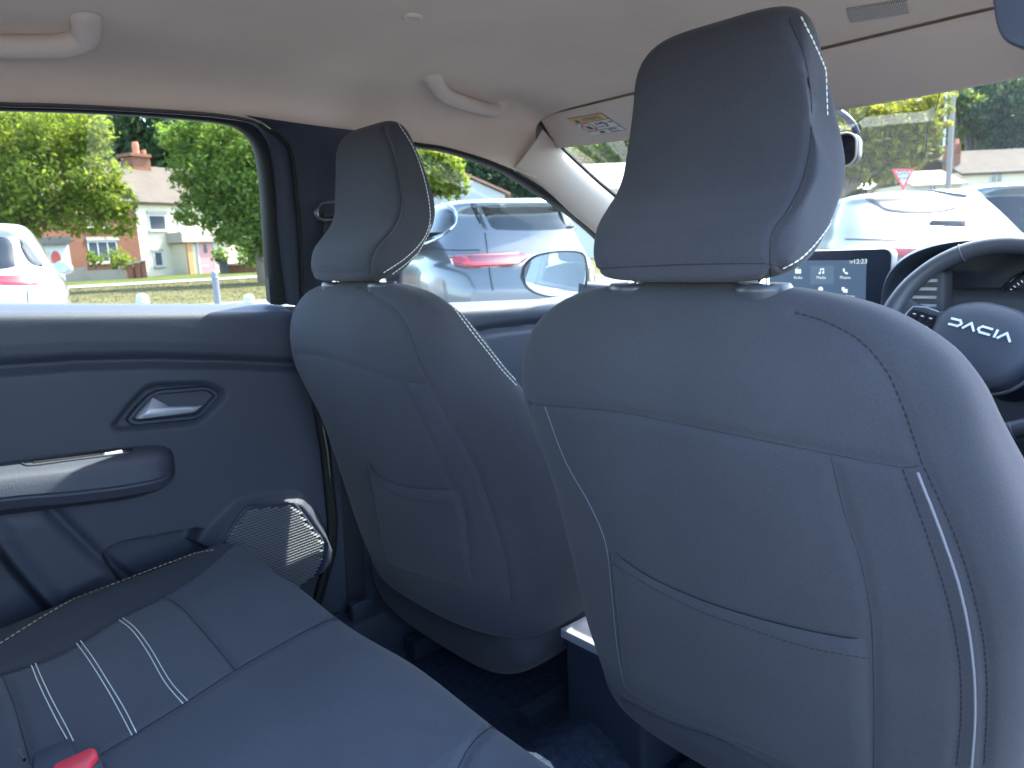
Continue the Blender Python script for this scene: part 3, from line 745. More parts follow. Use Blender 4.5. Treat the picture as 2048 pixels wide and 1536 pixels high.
pas_lines = {
 's1_seam': [(592, 706), (640, 710), (700, 728), (770, 752), (810, 762), (848, 766)],
 's2_seam': [(720, 575), (770, 605), (810, 645), (845, 735), (900, 840), (950, 930), (985, 1020), (1005, 1090), (1019, 1150), (1024, 1200)],
 's3_seam': [(806, 760), (850, 850), (900, 960), (930, 1020), (938, 1070), (944, 1140)],
 'n4_white': [(905, 614), (940, 660), (975, 704), (1005, 742), (1036, 775)],
 'n5_white': [(912, 614), (948, 660), (983, 704), (1012, 740), (1040, 770)]}
pas_pock = ([(734, 915), (760, 950), (800, 968), (850, 976), (925, 978)], [(772, 1125), (800, 1138), (840, 1150), (890, 1165), (946, 1185)],
            [(742, 935), (770, 975), (810, 995), (860, 1003), (930, 1008)])
make_seat(-0.405, 'front passenger seat with dark knit cover beyond the driver seat, its headrest before the pillar', pas_lines, pas_pock)
# ================================================================ REAR BENCH
rb = thing('rear_bench', 'dark blue grey rear bench cushion with white double stitched ribs', 'car seat', (0.0, -0.4, 0.20))
def bench_z(x, y):
    z = 0.58
    ty = (-0.105-y)                                   # distance behind the front edge
    z -= 0.10*math.exp(-max(ty, 0)/0.028)*(1 if ty > 0 else 1)
    z += 0.018*math.exp(-((ty-0.09)/0.09)**2)         # crown behind the front roll
    z -= 0.03*float(sstep(0.25, 0.6, ty))
    # outer sides: a soft bolster that rolls off towards the doors
    dl = x+0.690; z += 0.026*math.exp(-((dl-0.085)/0.055)**2)-0.10*math.exp(-max(dl, 0)/0.022)
    # valleys between the sections
    z += 0.010*math.exp(-((x+0.42)/0.10)**2)-0.004+0.012*math.exp(-((x+0.03)/0.12)**2)
    return z
xs = np.linspace(-0.70, 0.62, 340); ys_ = np.linspace(-0.80, -0.100, 230)
BV = [Vector((x, y, bench_z(x, y))) for x in xs for y in ys_]
# front face
nf = len(ys_); extra = 14
out = []
for i, x in enumerate(xs):
    col = BV[i*nf:(i+1)*nf]; q = col[-1]
    out += col+[Vector((x, q.y+0.012*math.sin(min(1, k/5)*math.pi/2)+(-0.03*max(0, k-5)/9), q.z-0.012*k-0.001*k*k)) for k in range(1, extra+1)]
nf += extra
BF = grid_faces(len(xs), nf); bb = bvh_of(out, BF)
pip = [(-40, 1308), (0, 1287), (100, 1225), (200, 1172), (300, 1132), (380, 1109), (436, 1099)]
inner = [(-20, 1362), (5, 1350), (120, 1310), (240, 1237), (330, 1193), (400, 1148), (440, 1115), (462, 1094)]
cseam = [(200, 1510), (270, 1468), (380, 1400), (470, 1341), (560, 1290), (640, 1248), (700, 1228)]
fseam = [(325, 1193), (360, 1213), (400, 1256), (440, 1303), (470, 1341)]
rear_s = [(5, 1352), (28, 1410), (45, 1470), (62, 1530)]
rseam = [(912, 1545), (935, 1500), (965, 1466), (1010, 1440)]
lines = [surf_line(bb, p, 120)[0] for p in (inner, cseam, fseam, rear_s, rseam)]
Nn = [Vector(p) for p in vnormals(np.array([tuple(p) for p in out]), BF)]
out = displace_lines(out, Nn, lines, 0.0045, 0.005)
out = displace_lines(out, Nn, [surf_line(bb, pip, 100)[0]], 0.002, 0.003)
cush = mk('cushion', out, BF, FABC, rb, ang=80)
cush.data.materials.append(FABD); cush.data.materials.append(RIB)
bb = bvh_of(out, BF)
# side panel (darker cloth) and ribbed right section by place on the cushion
il = np.array([(p.x, p.y) for p in surf_line(bb, inner, 80)[0]]); il = il[np.argsort(il[:, 1])]
for p in cush.data.polygons:
    c = p.center
    if c.x < np.interp(c.y, il[:, 1], il[:, 0]): p.material_index = 1
    elif c.x > 0.163 - 0.12*max(0, -0.138-c.y)*0: p.material_index = 2 if c.x > 0.15+0.028*math.sin((c.y+0.14)*3) else 0
for pts, kind in ((inner, 0), (cseam, 0), (fseam, 0), (rear_s, 0), (rseam, 0)):
    l, n_ = surf_line(bb, pts, 120); tube('seam', [p-q*0.0004 for p, q in zip(l, n_)], 0.0010, SEAM, cush, 5)
l, n_ = surf_line(bb, pip, 200); stuff(dashes(l, n_, 0.0060, 0.0030, 0.0011, 0.0008).build('edge_stitching', TTH, cush))
for pts in ([(238, 1240), (265, 1262), (295, 1304), (330, 1365), (366, 1408)], [(245, 1236), (272, 1258), (303, 1300), (340, 1362), (375, 1402)],
            [(153, 1287), (180, 1324), (215, 1380), (240, 1425), (264, 1471)], [(161, 1282), (188, 1319), (223, 1375), (250, 1420), (273, 1466)],
            [(63, 1331), (75, 1362), (95, 1405), (118, 1450), (134, 1478)], [(71, 1327), (84, 1358), (104, 1400), (128, 1445), (147, 1482)]):
    l, n_ = surf_line(bb, pts, 90); tube('rib_stitching', [p+q*0.0005 for p, q in zip(l, n_)], 0.0008, WTH, cush, 6)
# backrest foot at the lower left corner
rings = []
for i in range(20):
    z = 0.50+0.55*i/19; t = i/19
    k = 1-0.5*max(0, t-0.9)*10*0.3
    r = []
    for a_ in np.linspace(0, 2*math.pi, 80, endpoint=False):
        c, ss = math.cos(a_), math.sin(a_)
        r.append((-0.03+0.66*k*math.copysign(abs(c)**(2/9), c), -0.75-0.17*t+0.085*math.copysign(abs(ss)**(2/3), ss), z))
    rings.append(r)
mk('backrest', *loft(rings), FABC, rb)
# ---- belt buckle on the bench
bu = thing('seat_belt_buckle', 'black seat belt buckle with red release button on the rear bench', 'belt buckle', atz(150, 1530, 0.57))
def bk_plane(px, py, h=0.0): return atz(px, py, 0.605+h)
top = [(64, 1512), (68, 1502), (134, 1476), (146, 1482), (158, 1506), (210, 1520), (212, 1560), (60, 1570)]
pl = [bk_plane(*p) for p in top]
v_, f_ = prism(pl, Vector((0, 0, 1)), 0.028); o = mk('buckle_body', v_, f_, PLASD, bu); bevel_obj(o, 0.004, 3)
red = [(104, 1532), (112, 1524), (182, 1493), (192, 1496), (196, 1508), (184, 1524), (178, 1540), (176, 1560), (110, 1566)]
v_, f_ = prism([bk_plane(*p, 0.006) for p in red], Vector((0, 0, 1)), 0.02); o = mk('release_button', v_, f_, REDP, bu); bevel_obj(o, 0.003, 3)
v_, f_ = prism([bk_plane(*p, -0.004) for p in [(180, 1534), (192, 1522), (204, 1518), (206, 1530), (196, 1548), (180, 1556)]], Vector((0, 0, 1)), 0.02); o = mk('buckle_clip', v_, f_, PLASD, bu); bevel_obj(o, 0.002, 2)
tg_ = tag(mk('belt_tongue', *prism([atz(p[0], p[1], 0.60) for p in [(33, 1496), (40, 1496), (51, 1515), (46, 1518), (36, 1506)]], Vector((0, 0, 1)), 0.004), CHROME), 'bright metal belt tongue edge beside the red buckle', 'belt tongue')
# ---- front seat belt
sb = thing('seat_belt', 'black front seat belt hanging from its pillar ring behind the headrest', 'seat belt', (-0.68, 0.12, 0.30))
a0 = atx(657, 392, -0.635)
tube('anchor_bolt', [a0+NX*-0.02, a0+NX*0.012, a0+NX*0.016], [0.022, 0.020, 0.012], PLASD, sb, 24)
lp = [Vector(p) for p in cr([atx(*p, -0.625) for p in [(640, 408), (632, 420), (634, 434), (646, 440), (672, 438), (690, 432), (694, 420), (684, 410), (660, 404), (640, 408)]], 50)][:-1]
tube('belt_ring', lp, 0.0055, mat('belt ring plastic', (0.03, 0.035, 0.05), 0.25, coat=0.3), sb, 10, True)
WEB = mat('belt webbing', (0.016, 0.019, 0.028), 0.8, bump=(900, 0.5, 0.0008))
A = [atx(*p, -0.628) for p in cr([(648, 425), (648, 500), (650, 570)], 20)]; B = [atx(*p, -0.622) for p in cr([(690, 422), (690, 500), (694, 570)], 20)]
v_, f_ = ruled(A, B, 4, None, 0.0016, NX); mk('belt_strap', v_, f_, WEB, sb)
A = [Vector((-0.697, 0.118-0.02*t, 1.0-0.64*t)) for t in np.linspace(0, 1, 30)]; B = [p+Vector((0.006, 0.046, 0.0)) for p in A]
v_, f_ = ruled(A, B, 4, None, 0.0016, NX); mk('belt_strap', v_, f_, WEB, sb)
mb = MB(); q = atx(722, 1212, -0.66); mb.box((q.x-0.012, q.y-0.028, q.z-0.05), (q.x+0.012, q.y+0.028, q.z+0.015)); o = mb.build('floor_anchor', PLASD, sb); bevel_obj(o, 0.005, 2)
# ================================================================ CONSOLE, DASHBOARD, WHEEL, ROOF FITTINGS
cc = thing('centre_console', 'dark centre console box with silver framed tray between the front seats', 'console', (XC, 0.4, 0.2))
y0 = 0.22; k0 = aty(1120, 1257, y0); zc_ = k0.z; x0 = k0.x; x1 = x0+0.19
mb = MB(); mb.box((x0+0.004, y0+0.004, 0.16), (x1-0.004, 0.95, zc_-0.016)); o = mb.build('console_body', PLASD, cc); bevel_obj(o, 0.012, 3)
fr_o = [Vector(p) for p in [(x0, y0, zc_), (x1, y0, zc_), (x1, 0.62, zc_), (x0, 0.62, zc_)]]; fr_i = [Vector(p) for p in [(x0+0.022, y0+0.05, zc_), (x1-0.022, y0+0.05, zc_), (x1-0.022, 0.60, zc_), (x0+0.022, 0.60, zc_)]]
dn = Vector((0, 0, -0.016))
v_ = fr_o+fr_i+[p+dn for p in fr_o]+[p+dn*2.5 for p in fr_i]; f_ = []
for i in range(4):
    j = (i+1) % 4; f_ += [(i, j, 4+j, 4+i), (8+i, 8+j, j, i), (4+i, 4+j, 12+j, 12+i)]
f_.append((12, 13, 14, 15)); o = mk('tray_frame', v_, f_, SILV, cc); bevel_obj(o, 0.003, 2)
mk('tray_floor', [p+dn*2.3 for p in fr_i], [(0, 1, 2, 3)], GLOSS, cc, False)
mb = MB(); mb.box((x0+0.02, 0.62, zc_-0.02), (x1-0.02, 0.90, zc_+0.06)); o = mb.build('console_top', PLASD, cc); bevel_obj(o, 0.02, 3)
# folded armrest of the driver seat
q = aty(1112, 1075, 0.27)
mb = MB(); mb.box((q.x-0.012, 0.24, q.z-0.028), (q.x+0.05, 0.52, q.z+0.022)); o = mb.build('folding_armrest', PLASD); bevel_obj(o, 0.022, 3); tag(o, 'dark folding armrest between the front seats', 'armrest')
# ---- dashboard
da = thing('dashboard', 'grey dashboard under the windscreen, top bright with sun', 'dashboard', (XC, 1.4, 0.6))
rings = []
for i in range(50):
    x = XC-0.69+1.38*i/49; u = abs(x-XC)/0.69; yo = -0.06*u*u
    pr = [(1.20, 0.62), (1.13, 0.72), (1.13, 0.84), (1.16, 0.90), (1.17, 0.98), (1.185, 1.003), (1.22, 1.016), (1.30, 1.020), (1.45, 1.012), (1.62, 0.985), (1.72, 0.955), (1.75, 0.60)]
    hmp = 0.0
    rings.append([(x, y+yo, z+hmp) for y, z in cr(pr, 60)])
v_ = [p for r in rings for p in r]; mk('dash_top', v_, grid_faces(50, 60), DASH, da)
# instrument hood
rings = []
for i in range(40):
    a_ = math.pi*i/39; c, s_ = math.cos(a_), math.sin(a_)
    r = []
    for t, (yy, k) in enumerate(((1.24, 0.92), (1.06, 0.96), (1.03, 1.0), (1.025, 1.035), (1.04, 1.07), (1.30, 1.08), (1.42, 0.95))):
        r.append((0.315-0.215*k*math.copysign(abs(c)**0.75, c), yy+0.02*(1-s_), 0.955+0.165*k*abs(s_)**0.62))
    rings.append(r)
mk('instrument_hood', [p for r in rings for p in r], grid_faces(40, 7), PLASD, da)
mb = MB(); mb.box((0.11, 1.225, 0.90), (0.52, 1.25, 1.10)); mb.build('instrument_panel', PLASB, da)
gc = Vector((0.36, 1.19, 0.975))
gm = frame_m(gc, (1, 0, 0), (0, 0.25, 1))
mb = MB(); mb.add(*tube_vf([(0.09*math.cos(t), 0.09*math.sin(t), 0.0) for t in np.linspace(0, 2*math.pi, 60, endpoint=False)], 0.004, 8, True)); ga = mb.build('gauge_ring', GLOSS, da, M=gm)
mb = MB()
for k in range(41):
    t = math.radians(215-250*k/40); L_ = 0.012 if k % 5 == 0 else 0.006; w_ = 0.0011 if k % 5 == 0 else 0.0006
    d_ = Vector((math.cos(t), math.sin(t), 0)); n_ = Vector((-d_.y, d_.x, 0)); p = d_*0.078
    mb.add([p+n_*w_, p-n_*w_, p-n_*w_-d_*L_, p+n_*w_-d_*L_], [(0, 1, 2, 3)])
stuff(mb.build('gauge_marks', mat('lit gauge marks', (0.8, 0.85, 0.9), 0.5, emit=((0.8, 0.88, 1.0), 0.05)), da, False, M=gm))
# air vent beside the screen
vq = aty(1838, 575, 1.10)
mb = MB(); mb.box((vq.x-0.045, 1.105, vq.z-0.055), (vq.x+0.05, 1.16, vq.z+0.035)); o = mb.build('air_vent', DASH, da); bevel_obj(o, 0.01, 3)
for k in range(4):
    mb = MB(); mb.box((vq.x-0.032, 1.098, vq.z-0.042+0.018*k), (vq.x+0.036, 1.106, vq.z-0.036+0.018*k)); mb.build('vent_slat', SILV, o)
vv = [aty(*p, 1.085) for p in [(1778, 560), (1800, 540), (1812, 560), (1795, 640), (1778, 660)]]
v_, f_ = prism(vv, Vector((0, -1, 0)), 0.04); bevel_obj(mk('vent_surround', v_, f_, SILV, da), 0.004, 2)
# ---- touchscreen
ts = thing('touchscreen', 'black dashboard touchscreen showing menu icons and the time', 'touchscreen', aty(1690, 640, 1.12))
TY = 1.12
def sc(px, py): return aty(px, py, TY)
c00 = sc(1787, 496); zt = c00.z; xr = c00.x; xl = xr-0.285; zb = zt-0.19
def rrect(x0, x1, z0, z1, r, n=7):
    out = []
    for cx_, cz_, a0 in ((x1-r, z1-r, 0), (x0+r, z1-r, 90), (x0+r, z0+r, 180), (x1-r, z0+r, 270)):
        for k in range(n): t = math.radians(a0+90*k/(n-1)); out.append((cx_+r*math.cos(t), cz_+r*math.sin(t)))
    return out
R_ = rrect(xl, xr, zb, zt, 0.018)
def ringy(R, k, y): cx_, cz_ = (xl+xr)/2, (zb+zt)/2; return [(cx_+(x-cx_)*k, y, cz_+(z-cz_)*k) for x, z in R]
rings = [ringy(R_, 0.93, TY+0.03), ringy(R_, 1.0, TY+0.024), ringy(R_, 1.0, TY+0.003), ringy(R_, 0.992, TY-0.001), ringy(R_, 0.975, TY-0.001)]
mk('screen_frame', *loft(rings, True, False), mat('bright screen rim', (0.50, 0.50, 0.48), 0.35), ts)
scr = mk('screen_glass', ringy(R_, 0.985, TY), [tuple(range(len(R_)))], mat('screen glass', (0.020, 0.026, 0.045), 0.16, coat=0.2), ts, False)
LCD = mat('lit screen area', (0.02, 0.03, 0.05), 0.3, emit=((0.10, 0.17, 0.29), 0.05)); LCD2 = mat('lit screen tile', (0.02, 0.03, 0.05), 0.3, emit=((0.13, 0.21, 0.33), 0.06))
WHT = mat('lit screen white', (0.2, 0.2, 0.2), 0.5, emit=((0.85, 0.97, 0.95), 0.07))
def flat(pts, y, name, m): mk(name, [sc(*p)*1.0 - Vector((0, TY-y, 0))*1.0 if False else Vector((sc(*p).x, y, sc(*p).z)) for p in pts], [tuple(range(len(pts)))], m, scr, False)
flat([(1450, 522), (1734, 520), (1731, 640), (1700, 700), (1450, 700)], TY-0.002, 'display', LCD)
flat([(1622, 532), (1669, 531), (1669, 568), (1621, 569)], TY-0.003, 'menu_tile', LCD2)
tu = sc(1700, 570)-sc(1600, 572); 
def txt(s, px, py, h):
    v_, f_ = text_vf(s, 1.0); mpx = (sc(1700, 570)-sc(1600, 570)).length/100
    M_ = frame_m(Vector((sc(px, py).x, TY-0.0045, sc(px, py).z)), (1, 0, 0.0), (0, 0, 1)) @ Matrix.Scale(h*mpx*1.35, 4)
    mk('screen_text', [M_ @ p for p in v_], f_, WHT, scr, False)
txt('12:23', 1722, 523, 9); txt('36°', 1705, 524, 5)
txt('Radio', 1598, 555, 6); txt('Media', 1644, 555, 6); txt('Phone', 1692, 555, 6); txt('Smartphone', 1690, 592, 6); txt('Settings', 1643, 592, 6)
def icon(polys):
    mb = MB()
    for pl_ in polys:
        P_ = [Vector((sc(*p).x, TY-0.0045, sc(*p).z)) for p in pl_]; mb.add(P_, [tuple(range(len(P_)))])
    mb.build('menu_icon', WHT, scr, False)
def disc(cx_, cy_, r, n=14, a0=0, a1=360): return [(cx_+r*math.cos(math.radians(a0+(a1-a0)*k/n)), cy_+r*math.sin(math.radians(a0+(a1-a0)*k/n))) for k in range(n)]
icon([[(1592, 538), (1604, 538), (1604, 547), (1592, 547)], [(1592, 538), (1598, 533), (1599, 534), (1594, 538)]])
icon([disc(1641, 546, 2.3), disc(1648, 545, 2.3), [(1642, 546), (1642, 537), (1650, 536), (1650, 545), (1648.6, 545), (1648.6, 539), (1643.4, 540), (1643.4, 546)]])
icon([[(1687, 538), (1690, 536), (1692, 540), (1690.5, 541.5), (1693.5, 545), (1695, 543.5), (1698, 546), (1696, 549), (1692, 547), (1688, 542)]])
icon([[(1685, 574), (1691, 574), (1691, 581), (1685, 581)], [(1688, 577), (1697, 578), (1697, 585), (1688, 585)]])
icon([disc(1643, 578, 5.0, 12), ])
# ---- steering wheel
SWC = Vector((0.335, 0.93, 0.945)); ax_n = Vector((0, -math.cos(math.radians(24)), math.sin(math.radians(24))))
rot = math.radians(-15)
ux = Vector((1, 0, 0)); uy = ax_n.cross(ux).normalized()
if uy.z < 0: uy = -uy
u1 = ux*math.cos(rot)+uy*math.sin(rot); u2 = -ux*math.sin(rot)+uy*math.cos(rot)
SM = frame_m(SWC, u1, u2)
sw = thing('steering_wheel', 'dark steering wheel turned slightly, with white brand letters on its hub', 'steering wheel', SWC)
RW = 0.186
rings = []
NR = 120
pts = []
for k in range(NR):
    t = 2*math.pi*k/NR; fl = 1.0-0.05*max(0, -math.sin(t))**6
    pts.append((RW*math.cos(t)*1.0, RW*math.sin(t)*fl))
v_ = []
for k in range(NR):
    t = 2*math.pi*k/NR; c, s_ = math.cos(t), math.sin(t)
    rr = 0.0165 if abs(s_) > 0.45 else 0.0165+0.0025*(1-abs(s_)/0.45)
    for j in range(16):
        p = 2*math.pi*j/16; v_.append(Vector((pts[k][0]+c*rr*math.cos(p), pts[k][1]+s_*rr*math.cos(p), rr*1.12*math.sin(p))))
mk('rim', [SM @ p for p in v_], grid_faces(NR, 16, True, True), mat('wheel leatherette', (0.05, 0.055, 0.07), 0.45, spec=0.5, bump=(600, 0.3, 0.0006)), sw)
for t in (math.radians(128), math.radians(52), math.radians(232), math.radians(308)):
    c, s_ = math.cos(t), math.sin(t); mb = MB()
    ring_ = [(RW*c+c*0.0172*math.cos(p), RW*s_+s_*0.0172*math.cos(p), 0.0192*math.sin(p)) for p in np.linspace(0, 2*math.pi, 20, endpoint=False)]
    mb.add(*tube_vf(ring_, 0.0012, 5, True)); mb.build('rim_seam', LTH, sw, M=SM)
# hub pad
hub = cr([(-0.098, 0.012), (-0.082, 0.040), (-0.04, 0.062), (0.0, 0.066), (0.04, 0.062), (0.082, 0.040), (0.098, 0.012), (0.092, -0.03), (0.07, -0.075), (0.035, -0.098), (0, -0.104), (-0.035, -0.098), (-0.07, -0.075), (-0.092, -0.03), (-0.098, 0.012)], 80)[:-1]
rings = [[Vector((x*k, y*k, z)) for x, y in hub] for k, z in ((0.99, -0.035), (1.0, -0.006), (0.985, 0.004), (0.94, 0.012), (0.8, 0.019), (0.5, 0.024), (0.1, 0.026))]
v_, f_ = loft(rings); hub_o = mk('airbag_cover', [SM @ p for p in v_], f_, mat('airbag plastic', (0.055, 0.062, 0.08), 0.5, spec=0.45, bump=(500, 0.3, 0.0006)), sw)
HB = bvh_of([SM @ p for p in v_], f_)
rings = [[Vector((x*k, y*k, z)) for x, y in hub] for k, z in ((1.0, -0.02), (1.045, -0.012), (1.05, -0.02), (1.0, -0.04))]
v_, f_ = loft(rings, True, False); mk('hub_trim', [SM @ p for p in v_], f_, SILV, sw)
def spoke(name, A_, B_, w0, w1, m):
    A_, B_ = Vector(A_), Vector(B_); d_ = (B_-A_).normalized(); n_ = Vector((-d_.y, d_.x, 0)); rings = []
    for k in range(12):
        t = k/11; p = A_.lerp(B_, t); w_ = w0+(w1-w0)*t+0.012*abs(2*t-1)**3
        rings.append([p+n_*(w_*math.copysign(abs(math.cos(q))**0.5, math.cos(q)))+Vector((0, 0, 0.011*math.copysign(abs(math.sin(q))**0.7, math.sin(q))-0.006)) for q in np.linspace(0, 2*math.pi, 20, endpoint=False)])
    v_, f_ = loft(rings); return mk(name, [SM @ p for p in v_], f_, m, sw)
SPM = mat('spoke plastic', (0.045, 0.052, 0.068), 0.42, spec=0.5)
for sx in (-1, 1):
    sp_ = spoke('spoke', (sx*0.08, -0.005, -0.01), (sx*0.178, 0.006, 0.0), 0.032, 0.024, SPM)
    # switch pads
    for r_ in range(2):
        for c_ in range(3):
            x0_ = sx*(0.106+0.0165*c_); yb_ = 0.004-0.019*r_
            mb = MB(); mb.box((x0_-0.0072, yb_-0.0078, 0.004), (x0_+0.0072, yb_+0.0078, 0.0072)); o = mb.build('switch', GLOSS, sp_, M=SM)
            mb = MB(); mb.box((x0_-0.003, yb_-0.001, 0.0073), (x0_+0.003, yb_+0.001, 0.0077)); mb.build('switch_mark', mat('switch print', (0.6, 0.65, 0.7), 0.6), o, M=SM)
    mb = MB(); mb.add(*tube_vf([(sx*0.100, 0.022, 0.003), (sx*0.125, 0.024, 0.004), (sx*0.150, 0.018, 0.004), (sx*0.156, 0.0, 0.004), (sx*0.150, -0.02, 0.003)], 0.0014, 6)); mb.build('switch_trim', SILV, sp_, M=SM)
for sx in (-1, 1): spoke('lower_spoke', (sx*0.02, -0.085, -0.012), (sx*0.045, -0.178, 0.0), 0.014, 0.012, SPM)
# brand letters as raised strokes
def stroke(mb, pl_, w=0.16, closed=False):
    P_ = [Vector((x, y, 0)) for x, y in pl_]
    for a_, b_ in zip(P_[:-1], P_[1:]):
        d_ = (b_-a_).normalized()*w*0.45; n_ = Vector((-d_.y, d_.x, 0)).normalized()*w/2
        c_ = [a_-d_+n_, b_+d_+n_, b_+d_-n_, a_-d_-n_]
        mb.add([p+Vector((0, 0, 0)) for p in c_]+[p+Vector((0, 0, 0.1)) for p in c_], [(4, 5, 6, 7), (0, 4, 7, 3), (1, 2, 6, 5), (0, 1, 5, 4), (2, 3, 7, 6)])
EMB = mat('emblem white', (0.82, 0.84, 0.84), 0.3)
SCL = 0.0126; LX = [-4.1, -2.0, 0.1, 1.7, 3.0]
shapes = [[[(-0.85, 0.42), (0.45, 0.42), (0.8, 0.08), (0.8, -0.08), (0.45, -0.42), (-0.85, -0.42)]], [[(-0.8, -0.45), (0.0, 0.45), (0.8, -0.45)]], [[(0.85, 0.42), (-0.45, 0.42), (-0.8, 0.08), (-0.8, -0.08), (-0.45, -0.42), (0.85, -0.42)]], [[(0, -0.45), (0, 0.45)]], [[(-0.8, -0.45), (0.0, 0.45), (0.8, -0.45)]]]
for lx, shp in zip(LX, shapes):
    mb = MB()
    for s_ in shp: stroke(mb, [(x+lx, y) for x, y in s_], 0.30)
    V_ = []
    for p in mb.v:
        q = SM @ Vector((p.x*SCL, 0.006+p.y*SCL*1.1, 0.2)); l, n_, i_, d_ = HB.ray_cast(q, -ax_n)
        V_.append((l if l else q-ax_n*0.18)+ax_n*(0.0008+0.02*p.z))
    mk('emblem_letter', V_, mb.f, EMB, hub_o, False)
tube('column_cover', [SWC-ax_n*0.03+Vector((0, 0, -0.01)), SWC-ax_n*0.10+Vector((0, 0, -0.01)), SWC-ax_n*0.28], [0.055, 0.06, 0.07], PLASD, sw, 24)
st = tube('column_stalk', [SWC-ax_n*0.06+Vector((0.04, 0, -0.02)), SWC-ax_n*0.05+Vector((0.12, 0, -0.04)), SWC-ax_n*0.045+Vector((0.2, 0, -0.05))], [0.012, 0.011, 0.010], PLASD, sw, 12)
# ---- interior mirror
im = thing('interior_mirror', 'interior rear view mirror with pale rim peeking past the near headrest', 'mirror', (XC, 0.9, 1.30))
q1 = aty(1716, 262, 0.88); q2 = aty(1716, 330, 0.88); xr = q1.x; zt, zb = q1.z, q2.z; xl = xr-0.25
R_ = rrect(xl, xr, zb, zt, 0.022)
rings = [ringy(R_, 0.80, 0.93), ringy(R_, 0.97, 0.91), ringy(R_, 1.0, 0.885), ringy(R_, 0.985, 0.879)]
mk('mirror_case', *loft(rings, True, False), PLASB, im)
mb = MB(); mb.add(*tube_vf([Vector((p[0], 0.879, p[2])) for p in ringy(R_, 0.985, 0)], 0.0022, 6, True)); mb.build('mirror_rim', mat('pale rim', (0.5, 0.47, 0.42), 0.4), im)
mk('mirror_glass', ringy(R_, 0.97, 0.881), [tuple(range(len(R_)))], mat('mirror tinted', (0.09, 0.11, 0.16), 0.05, metal=1.0), im, False)
tube('mirror_stem', [Vector((p)) for p in cr([aty(1714, 268, 0.93), aty(1704, 246, 0.93), aty(1680, 225, 0.94), aty(1640, 210, 0.96)], 14)], 0.007, PLASB, im, 10)
wi = tube('sensor_cable', [Vector(p) for p in cr([aty(1882, 178, 1.0), aty(1872, 215, 1.03), aty(1857, 245, 1.05), aty(1853, 285, 1.06), aty(1850, 312, 1.06)], 30)], 0.0011, RUB, seg=5)
tag(wi, 'thin black cable on the inside of the windscreen', 'cable')
# ---- sun visors
def visor(label, xa, xb, flip):
    t = thing('sun_visor', label, 'sun visor', ((xa+xb)/2, 0.72, 1.41), 'sun visors')
    nx_, nv_ = 40, 16; V_ = []
    top = Vector((0, 0.668, 1.470)); 
    out_ = []
    for side in (0, 1):
        for i in range(nx_):
            u = i/(nx_-1); x = xa+(xb-xa)*u; yh, zh = header(x)
            for j in range(nv_):
                w_ = j/(nv_-1); y = 0.672+(yh-0.016-0.672)*w_; z = 1.472+(zh-0.001-1.472)*w_
                eu = min(u, 1-u)*(xb-xa); ev = min(w_, 1-w_)*0.13; ed = min(1, min(eu, ev)/0.010); th = 0.008*math.sqrt(max(0, 1-(1-ed)**2))
                nrm = Vector((0, -0.5, -0.85)).normalized()
                out_.append(Vector((x, y, z))+nrm*(0.008+(th if side == 0 else -th)))
    g1 = grid_faces(nx_, nv_); m_ = nx_*nv_
    vis = mk('visor_pad', out_, g1+[tuple(i+m_ for i in q) for q in g1], VIS, t)
    return t, vis, bvh_of(out_[:m_], g1)
t, vis, vb = visor('pale passenger sun visor with an airbag warning label', -0.585, -0.17, 1)
visor('pale driver sun visor folded up over the windscreen', 0.0, 0.56, 0)
def lab(A_, B_, name, m, nu=10, nv=4, off=0.0012):
    a_ = lin(A_, nu); b_ = lin(B_, nu); V_ = []
    for i in range(nu):
        for j in range(nv):
            p = a_[i]*(1-j/(nv-1))+b_[i]*(j/(nv-1)); l, n_ = hit(vb, p[0], p[1], off); V_.append(l if l is not None else V_[-1])
    return mk(name, V_, grid_faces(nu, nv), m, vis, False)
def lpt(u, w_):    # label coordinates -> photo pixels (u right, w down)
    a_ = Vector((1134, 237)); b_ = Vector((1202, 225)); c_ = Vector((1253, 259)); d_ = Vector((1186, 272)); return tuple((a_*(1-u)+b_*u)*(1-w_)+(d_*(1-u)+c_*u)*w_)
LW = mat('label white', (0.62, 0.62, 0.60), 0.5); LO = mat('label orange', (0.62, 0.40, 0.16), 0.5); LK = mat('label ink', (0.09, 0.09, 0.10), 0.6); LR = mat('label red', (0.50, 0.07, 0.12), 0.5)
lab([lpt(0, 0), lpt(1, 0)], [lpt(0, 1), lpt(1, 1)], 'warning_label', LK, off=0.0008)
lab([lpt(0.012, 0.34), lpt(0.988, 0.34)], [lpt(0.012, 0.98), lpt(0.988, 0.98)], 'label_field', LW, off=0.0014)
lab([lpt(0.012, 0.02), lpt(0.988, 0.02)], [lpt(0.012, 0.31), lpt(0.988, 0.31)], 'label_header', LO, off=0.0014)
def lpoly(pts, name, m, off=0.0024):
    V_ = []
    for p in pts:
        l, n_ = hit(vb, *lpt(*p), off); V_.append(l)
    if all(x is not None for x in V_): mk(name, V_, [tuple(range(len(V_)))], m, vis, False)
lpoly([(0.10, 0.26), (0.17, 0.06), (0.24, 0.26)], 'label_triangle', LK)
lv_, lf_ = text_vf('AIRBAG', 1.0)
V_ = []
for p in lv_:
    l, n_ = hit(vb, *lpt(0.60+p.x*0.155, 0.165-p.y*0.24), 0.0024); V_.append(l)
mk('label_lettering', V_, lf_, LK, vis, False)
mb = MB(); N_ = 30
def ringlab(cx_, cy_, rx, ry, t_):
    V_ = []; 
    for k in range(N_):
        a_ = 2*math.pi*k/N_
        for q in (1, 1-t_): l, n_ = hit(vb, *lpt(cx_+rx*q*math.cos(a_), cy_+ry*q*math.sin(a_)), 0.0026); V_.append(l)
    return V_, grid_faces(N_, 2, True, False)
